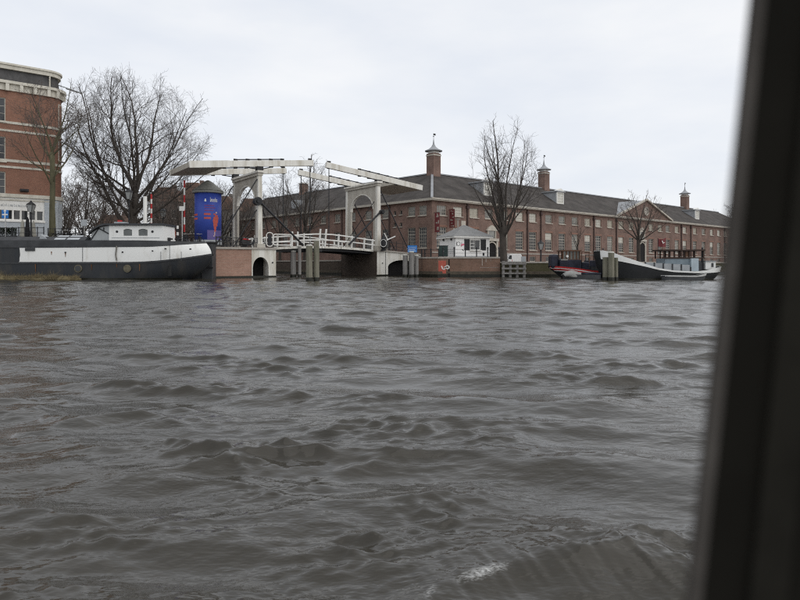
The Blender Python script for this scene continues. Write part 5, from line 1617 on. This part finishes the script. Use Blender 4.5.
# ------------------------------------------------------------------ advertising column
ac = thing('advertising_column', 'round advertising column with dark blue posters and grey conical roof', 'advertising column', (PX(208, 65), 65, 3.35))
m_poster = M('blue_poster', (.036, .062, .30), .45, .12, .7, c2=(.044, .08, .37))
RCY = 1.34
MB().lathe([(RCY + .06, 0), (RCY + .06, .5), (RCY, .52)], 40).build('base', m_palegrey, ac, smooth=False)
MB().lathe([(RCY, .525), (RCY, 5.3)], 48).build('poster_cylinder', m_poster, ac, smooth=True)
MB().lathe([(RCY + .03, 5.3), (RCY + .24, 5.34), (RCY + .24, 5.56), (RCY + .1, 5.6)], 40).build('cornice', M('grey_green_zinc', (.2, .2, .18), .6, .2, 3), ac)
MB().lathe([(RCY + .2, 5.605), (RCY * .74, 6.04), (RCY * .4, 6.46), (.2, 6.66), (.05, 6.72)], 40).build('conical_roof', M('grey_green_zinc', (.2, .2, .18), .6), ac, smooth=False)
m_pred = M('poster_red', (.48, .09, .07), .5, .1)
m_pviolet = M('poster_violet', (.12, .095, .28), .5, .1)
def arc(mb, a0, a1, z0, z1, off=.012, n=6):
    n = max(1, int(abs(a1 - a0) / 2.5))
    v = []
    for i in range(n + 1):
        a = R(-90 + a0 + (a1 - a0) * i / n)
        for r_ in (RCY + off - .004, RCY + off):
            v += [(r_ * math.cos(a), r_ * math.sin(a), z0), (r_ * math.cos(a), r_ * math.sin(a), z1)]
    f = []
    for i in range(n):
        o = i * 4; p = o + 4
        f += [(o + 2, p + 2, p + 3, o + 3), (o + 3, p + 3, p + 1, o + 1), (o, p, p + 2, o + 2)]
    f += [(0, 2, 3, 1), (n * 4, n * 4 + 1, n * 4 + 3, n * 4 + 2)]
    mb.add(v, f)
# angle 0 faces the river; the poster is a little to the right
arc_b = MB(); arc(arc_b, 14, 90, .53, 1.5, .006); arc_b.build('violet_panel', m_pviolet, ac)
t1 = MB(); rng = random.Random(6)
a = 12
for k in range(9):
    wd_ = rng.uniform(2.2, 3.6)
    arc(t1, a + 14, a + 14 + wd_ * .45, 4.38, 4.66 + (.16 if k in (0, 6) else 0), n=1)
    arc(t1, a + 14 + wd_ * .45, a + 14 + wd_, 4.38 + (.16 if k % 2 else 0), 4.50 + (.16 if k % 2 else 0), n=1)
    a += wd_ + .9
t1.build('white_lettering', m_white, ac)
t2 = MB()
for r_ in ((4.35, 4.5), (4.5, 4.62)):
    arc(t2, 2 + (r_[0] - 4.35) * 8, 10 - (r_[0] - 4.35) * 8, r_[0] + .05, r_[1] + .05, n=2)
t2.build('white_emblem', m_white, ac)
t3 = MB()
for z, n_ in ((3.95, 7), (3.72, 8), (3.45, 7)):
    a = 2
    for k in range(n_):
        wd_ = rng.uniform(3, 5.5)
        arc(t3, a, a + wd_, z, z + .10, n=1)
        a += wd_ + 1.6
t3.build('small_red_lettering', M('dim_poster_red', (.22, .05, .16), .5), ac)
t4 = MB()
for z in (3.02, 2.62):
    arc(t4, 0, 28, z, z + .2, n=3)
    arc(t4, -88, -32, z - .05, z + .15, n=5)
t4.build('red_bar', m_pred, ac)
# loose red figure with raised arm: a generic dancer-like shape
t5 = MB()
for z0, z1, a0, a1 in ((1.35, 1.62, 44, 52), (1.62, 1.9, 42, 54), (1.9, 2.25, 40, 60), (2.25, 2.6, 38, 64), (2.6, 2.85, 40, 66), (2.85, 3.05, 46, 62), (3.05, 3.2, 40, 52)):
    arc(t5, a0, a1, z0, z1 - .003, n=3)
t5.build('red_figure', m_pred, ac)
t6 = MB()
arc(t6, 44, 48, .95, 1.34, n=1); arc(t6, 40, 45, .85, .95, n=1); arc(t6, 50, 58, 3.21, 3.36, n=2)
t6.build('pale_limb', M('poster_skin', (.55, .4, .36), .5, .1), ac)

# ------------------------------------------------------------------ lamps, poles, signs on the left quay
def lantern(label, px, Z, py_top, gz, group='street lanterns'):
    zt = HZ(py_top, Z) - gz
    t = thing('street_lantern', label, 'street lamp', (PX(px, Z), Z, gz), 0, group)
    MB().lathe([(.16, 0), (.16, .5), (.09, .6), (.06, zt - 1.3), (.1, zt - 1.2)], 10).build('post', m_iron, t)
    MB().tube([(-.35, 0, zt - 1.35), (.35, 0, zt - 1.35)], .03, 6).build('ladder_bar', m_iron, t)
    ln = MB()
    for sx in (-1, 1):
        for sy in (-1, 1):
            ln.bar((sx * .17, sy * .17, zt - 1.15), (sx * .3, sy * .3, zt - .4), .04, .04)
    lo = ln.build('lantern_frame', m_iron, t)
    MB().add([(-.15, -.15, zt - 1.13), (.15, -.15, zt - 1.13), (.15, .15, zt - 1.13), (-.15, .15, zt - 1.13), (-.27, -.27, zt - .41), (.27, -.27, zt - .41), (.27, .27, zt - .41), (-.27, .27, zt - .41)],
             [(3, 2, 1, 0), (4, 5, 6, 7), (0, 1, 5, 4), (1, 2, 6, 5), (2, 3, 7, 6), (3, 0, 4, 7)]).build('glass', M('lantern_glass', (.3, .31, .3), .15, .1), lo)
    MB().lathe([(.42, zt - .4), (.36, zt - .32), (.12, zt - .16), (.1, zt - .05), (.03, zt)], 8).build('lantern_cap', m_iron, lo)
lantern('street lantern in front of the white ground floor of the corner building', 31, 62.6, 200.5, 3.68)
lantern('street lantern in front of the largest tree trunk', 129, 64.0, 188.0, 3.4)
lantern('street lantern between the two striped poles', 163, 78, 207.5, 3.3)
lantern('slender street lantern before the hospice, left of the brown cabin boat', 540.8, 74, 240, 1.15)

def boom(px, Z, py_top, py_bot, label):
    gz = 3.15
    t = thing('barrier_boom', label, 'barrier', (PX(px, Z), Z, gz), 0, 'raised bridge barriers')
    z0, z1 = HZ(py_bot, Z) - gz, HZ(py_top, Z) - gz
    MB().box(-.25, .25, -.2, .2, 0, max(.9, z0 * .8)).build('housing', m_hullgrey, t, bevel=.03)
    n = 7
    for k in range(n):
        a, b = z0 + (z1 - z0) * k / n, z0 + (z1 - z0) * (k + 1) / n
        MB().box(-.085, .085, -.26, -.21, a + .002, b).build('stripe', m_red if k % 2 == 0 else m_white, t)
    return t
boom(152.3, 66, 194.5, 228, 'shorter red and white striped barrier pole behind the wheelhouse')
boom(185.2, 65.5, 180.5, 232, 'taller red and white striped barrier pole left of the blue column')

def signpost(name, label, px, Z, py0, py1, w_, mat, gz=3.3, mark=None):
    t = thing(name, label, 'sign', (PX(px, Z), Z, gz))
    a, b = HZ(py1, Z) - gz, HZ(py0, Z) - gz
    MB().tube([(0, .06, 0), (0, .06, b)], .045, 6).build('post', m_chrome, t)
    MB().box(-w_ / 2, w_ / 2, -.03, .005, a, b).build('panel', mat, t, bevel=.012)
    if mark:
        mark(t, a, b, w_)
    return t
def arrows(t, a, b, w_):
    c_ = (a + b) / 2
    MB().box(-.05, .05, -.045, -.033, c_ - .38, c_ + .3).box(-.28, .28, -.05, -.046, c_ - .1, c_ + .02).slab([(-.16, c_ + .28), (.16, c_ + .28), (0, c_ + .5)], -.052, -.047).build('white_symbol', m_white, t)
signpost('blue_road_sign', 'square blue road sign with white symbol at the left edge', 5.2, 62.4, 210, 218.3, .68, m_blue, 3.7, arrows)
signpost('signal_head', 'small white signal box on a post left of the taller striped pole', 182, 64.5, 206.2, 210.8, .55, m_white, 3.2)
signpost('notice_board', 'small pale notice board by the mossy quay near the white van', 523.5, 71, 256.5, 262, .55, m_palegrey, 1.15)
signpost('warning_sign', 'pale triangular backed sign on the quay by the forked background tree', 84, 62.5, 219.5, 226, .62, m_palegrey, 3.65)

ob2 = thing('orange_bin', 'faded orange container on the quay behind the houseboat bow', 'container', (PX(172, 61.9), 61.9, 3.3))
MB().lathe([(.30, 0), (.36, .25), (.36, 1.25), (.30, 1.4)], 14, sy=.9).build('body', M('faded_orange', (.42, .09, .05), .6, .2, 3), ob2)
MB().lathe([(.33, 1.405), (.33, 1.5), (.1, 1.6)], 14, sy=.9).build('lid', M('dark_orange', (.28, .05, .03), .6), ob2)
MB().box(-.5, -.37, -.2, .2, 0, 1.3).build('side_bracket', m_iron, ob2)
bp_ = thing('marker_post', 'black and white banded marker post beside the orange container', 'post', (PX(177.6, 61.7), 61.7, 3.25))
for k in range(6):
    MB().tube([(0, 0, .32 * k), (0, 0, .32 * (k + 1) - .003)], .1, 10).build('band', m_white if k % 2 else m_iron, bp_)

# railings of the left quay
def fence(label, x0, x1, y, gz, n, h=1.05):
    t = thing('quay_fence', label, 'fence', (x0, y, gz))
    for k in range(n + 1):
        x = (x1 - x0) * k / n
        MB().tube([(x, 0, 0), (x, 0, h + .08)], .045, 6).build('post', m_iron, t)
    for z in (h, h * .6, h * .25):
        MB().tube([(0, 0, z), (x1 - x0, 0, z)], .025, 6).build('rail', m_iron, t)
fence('black iron quay fence before the white ground floor of the corner building', PX(-6, 61.5), PX(44, 61.5), 61.45, 3.7, 8, 1.25)
fence('black iron quay fence behind the parked bicycles', PX(48, 61.5), PX(96, 61.5), 61.5, 3.65, 7, 1.2)
fence('black iron quay fence around the blue column by the left pier', PX(215, 61.5), PX(229, 61.5), 61.9, 3.06, 4, 1.0)

# folded parasols on the terrace
def parasol(px, Z, label, mat, h=2.1):
    t = thing('folded_parasol', label, 'parasol', (PX(px, Z), Z, 3.7), 0, 'folded parasols on the terrace')
    MB().lathe([(.3, 0), (.3, .1), (.05, .14)], 10).build('base', m_stone, t)
    MB().tube([(0, 0, .1), (0, 0, h)], .03, 6).build('pole', m_wood, t)
    MB().lathe([(.24, .35), (.28, .5), (.2, 1.2), (.14, h - .2), (.03, h + .05)], 9).build('cloth', mat, t)
m_beige = M('beige_canvas', (.3, .29, .25), .9, .2, 3)
m_blackcloth = M('black_canvas', (.02, .02, .022), .9, .2, 3)
parasol(22.5, 63.2, 'beige folded parasol, left one on the terrace behind the houseboat', m_beige)
parasol(27.5, 63.5, 'black folded parasol between two pale ones on the terrace', m_blackcloth, 2.4)
parasol(33.5, 63.1, 'beige folded parasol nearest the terrace corner', m_beige, 2.0)
tb_ = thing('planter_box', 'dark planter box with clipped shrub under the blue road sign', 'planter', (PX(8, 62.9), 62.9, 3.7))
MB().box(-.8, .8, -.3, .3, 0, .55).build('box', m_hullgrey, tb_, bevel=.02)
lf = MB(); rng = random.Random(12)
for k in range(1500):
    x, y, z = rng.uniform(-.78, .78), rng.uniform(-.3, .3), .55 + rng.random() ** .7 * .75
    a, b_ = rng.uniform(0, 6.28), rng.uniform(-1, 1)
    u_ = Vector((math.cos(a), math.sin(a), b_)).normalized() * .07; v_ = Vector((-math.sin(a), math.cos(a), rng.uniform(-1, 1))).normalized() * .04
    p = Vector((x, y, z))
    lf.add([p - u_, p + v_, p + u_, p - v_], [(0, 1, 2, 3)])
tag(lf.build('foliage', M('dark_leaves', (.03, .04, .025), .7, .3, 5), tb_), kind='stuff')

# ------------------------------------------------------------------ bicycles
def bicycle(label, loc, rz, group, mframe=m_iron):
    t = thing('bicycle', label, 'bicycle', loc, rz, group)
    for x in (-.52, .52):
        pts = [(x + .33 * math.cos(R(a)), 0, .35 + .33 * math.sin(R(a))) for a in range(0, 361, 24)]
        w_ = MB().tube(pts, .024, 5, cap=False).build('wheel', m_rubber, t)
        s_ = MB()
        for k in range(6):
            a = R(30 * k)
            s_.bar((x - .32 * math.cos(a), 0, .35 - .32 * math.sin(a)), (x + .32 * math.cos(a), 0, .35 + .32 * math.sin(a)), .006, .006)
        s_.build('spokes', m_chrome, w_)
    f = MB()
    for a, b in (((-.52, 0, .35), (-.12, 0, .32)), ((-.12, 0, .32), (-.22, 0, .85)), ((-.22, 0, .85), (-.52, 0, .35)), ((-.12, 0, .32), (.36, 0, .82)), ((-.2, 0, .72), (.35, 0, .88)), ((.34, 0, 1.0), (.52, 0, .35))):
        f.tube([a, b], .02, 6)
    f.build('frame', mframe, t)
    MB().lathe([(.02, 0), (.09, .02), (.08, .06), (.02, .08)], 8, (-.24, 0, .88), .6).build('saddle', m_rubber, t)
    MB().tube([(.2, -.28, 1.06), (.33, -.2, 1.1), (.34, 0, 1.04), (.33, .2, 1.1), (.2, .28, 1.06)], .016, 6).build('handlebar', m_chrome, t)
    MB().box(-.8, -.4, -.07, .07, .72, .75).build('luggage_rack', m_iron, t)
    return t
GB = 'bicycles parked along the left quay fence'
LBb = 'dark bicycle in the row by the quay fence right of the slim tree'
b0 = bicycle(LBb, (PX(58, 61.9), 61.9, 3.65), R(70), GB)
rng = random.Random(4)
for px in (61, 63.5, 66, 69, 71.5, 74.5, 78):
    copy_tree(b0, (PX(px, 62), 61.9 + rng.uniform(0, .4), 3.65), R(rng.uniform(20, 160)), LBb, GB)
GC = 'bicycles heaped by the left barrier'
LBc = 'bicycle in the heap on the quay between houseboat bow and blue column'
for px in (167, 174.5, 180, 184.5, 189, 194, 199):
    copy_tree(b0, (PX(px, 61.8), 61.7 + rng.uniform(0, .5), 3.3), R(rng.uniform(10, 170)), LBc, GC)
GD = 'bicycles parked at the left portal'
LBd = 'bicycle leaning by the left portal of the drawbridge'
for px, Z in ((241, 66), (244.5, 66.4), (248, 66.2), (264, 67.0), (267, 67.3)):
    copy_tree(b0, (PX(px, Z), Z, 3.08), R(rng.uniform(0, 60)), LBd, GD)
copy_tree(b0, (PX(387, 72.6), 72.6, 2.85), R(30), 'bicycle with pale handlebar leaning beside the right portal post', 'bicycle by the right portal')

# scooter with red seat by the left portal
sct = thing('motor_scooter', 'dark scooter with red seat parked by the left portal post', 'scooter', (PX(250, 64.6), 64.6, 3.06), R(10))
for x in (-.55, .6):
    MB().tube([(x, -.06, .26), (x, .06, .26)], .26, 14).build('wheel', m_rubber, sct)
MB().slab([(-.7, .3), (-.1, .28), (.15, .3), (.4, .35), (.5, 1.0), (.42, 1.02), (.25, .5), (0, .45), (-.1, .75), (-.75, .82), (-.85, .6)], -.2, .2).build('body', m_hullblack, sct, bevel=.03)
MB().slab([(-.75, .83), (-.1, .77), (-.12, .9), (-.6, .98)], -.17, .17).build('seat', m_red, sct, bevel=.03)
MB().tube([(.4, -.32, 1.12), (.47, 0, 1.05), (.4, .32, 1.12)], .025, 6).build('handlebar', m_white, sct)
MB().slab([(.5, .5), (.56, .52), (.48, 1.3), (.44, 1.28)], -.2, .2).build('wind_shield', m_white, sct)

bl2 = thing('barrier_arm_post', 'black barrier post with white tilted arms beside the right portal', 'barrier', (PX(383.5, 71.2), 71.2, 2.9))
MB().lathe([(.28, 0), (.3, .15), (.22, .2), (.34, .5), (.34, 1.2), (.2, 1.5), (.05, 1.95)], 12).build('post', m_iron, bl2)
MB().bar((.35, -.1, 1.2), (1.35, -.1, 1.65), .08, .12).build('white_arm', m_white, bl2)
MB().bar((.5, -.1, 1.2), (.1, -.1, 2.0), .06, .09).build('white_arm', m_white, bl2)
MB().tube([(.34 * math.cos(R(a)), -.36, .85 + .42 * math.sin(R(a))) for a in range(0, 361, 24)], .03, 5, cap=False).build('hoop', m_white, bl2)

# ------------------------------------------------------------------ window pillar of the boat the picture is taken from
Zp = 0.155
def wp_(px, py): return (PX(px, Zp), HZ(py, Zp))
(xa, za), (xb_, zb_) = wp_(749, 0), wp_(685, 600)
dxz = (xa - xb_) / (za - zb_)
zt, zb2 = 2.05, 0.15
pil = thing('window_pillar', 'dark slanted window pillar of the passenger boat at the right edge', 'window pillar', (xb_ + dxz * (zb2 - zb_), Zp, zb2))
Hh = zt - zb2
def slant(mb, x0, x1, y0, y1, taper=0.0):
    v = []
    for z in (0, Hh):
        o = dxz * z
        v += [(x0 + o, y0, z), (x1 + o, y0, z), (x1 + o, y1, z), (x0 + o, y1, z)]
    return mb.add(v, [(0, 3, 2, 1), (4, 5, 6, 7), (0, 1, 5, 4), (1, 2, 6, 5), (2, 3, 7, 6), (3, 0, 4, 7)])
slant(MB(), 0.0028, 0.08, -0.003, 0.001).build('pillar', M('cabin_shade_black', (.007, .0064, .005), .9, .2, 20, spec=.05), pil)  # near-black colour holds the shade of the dark cabin interior
slant(MB(), 0.0, 0.0026, -0.003, 0.0).build('rubber_seal', M('grey_seal', (.05, .045, .04), .85, .3, 40, spec=.08), pil)
slant(MB(), 0.0135, 0.0225, -0.0042, -0.0031).build('lighter_band', M('brown_black_band', (.010, .0092, .0072), .9, .3, 30, spec=.06), pil)  # vertical band in a slightly lighter tone than the pillar
slant(MB(), 0.0305, 0.034, -0.0042, -0.0031).build('lighter_band', M('brown_black_band', (.010, .0092, .0072)), pil)
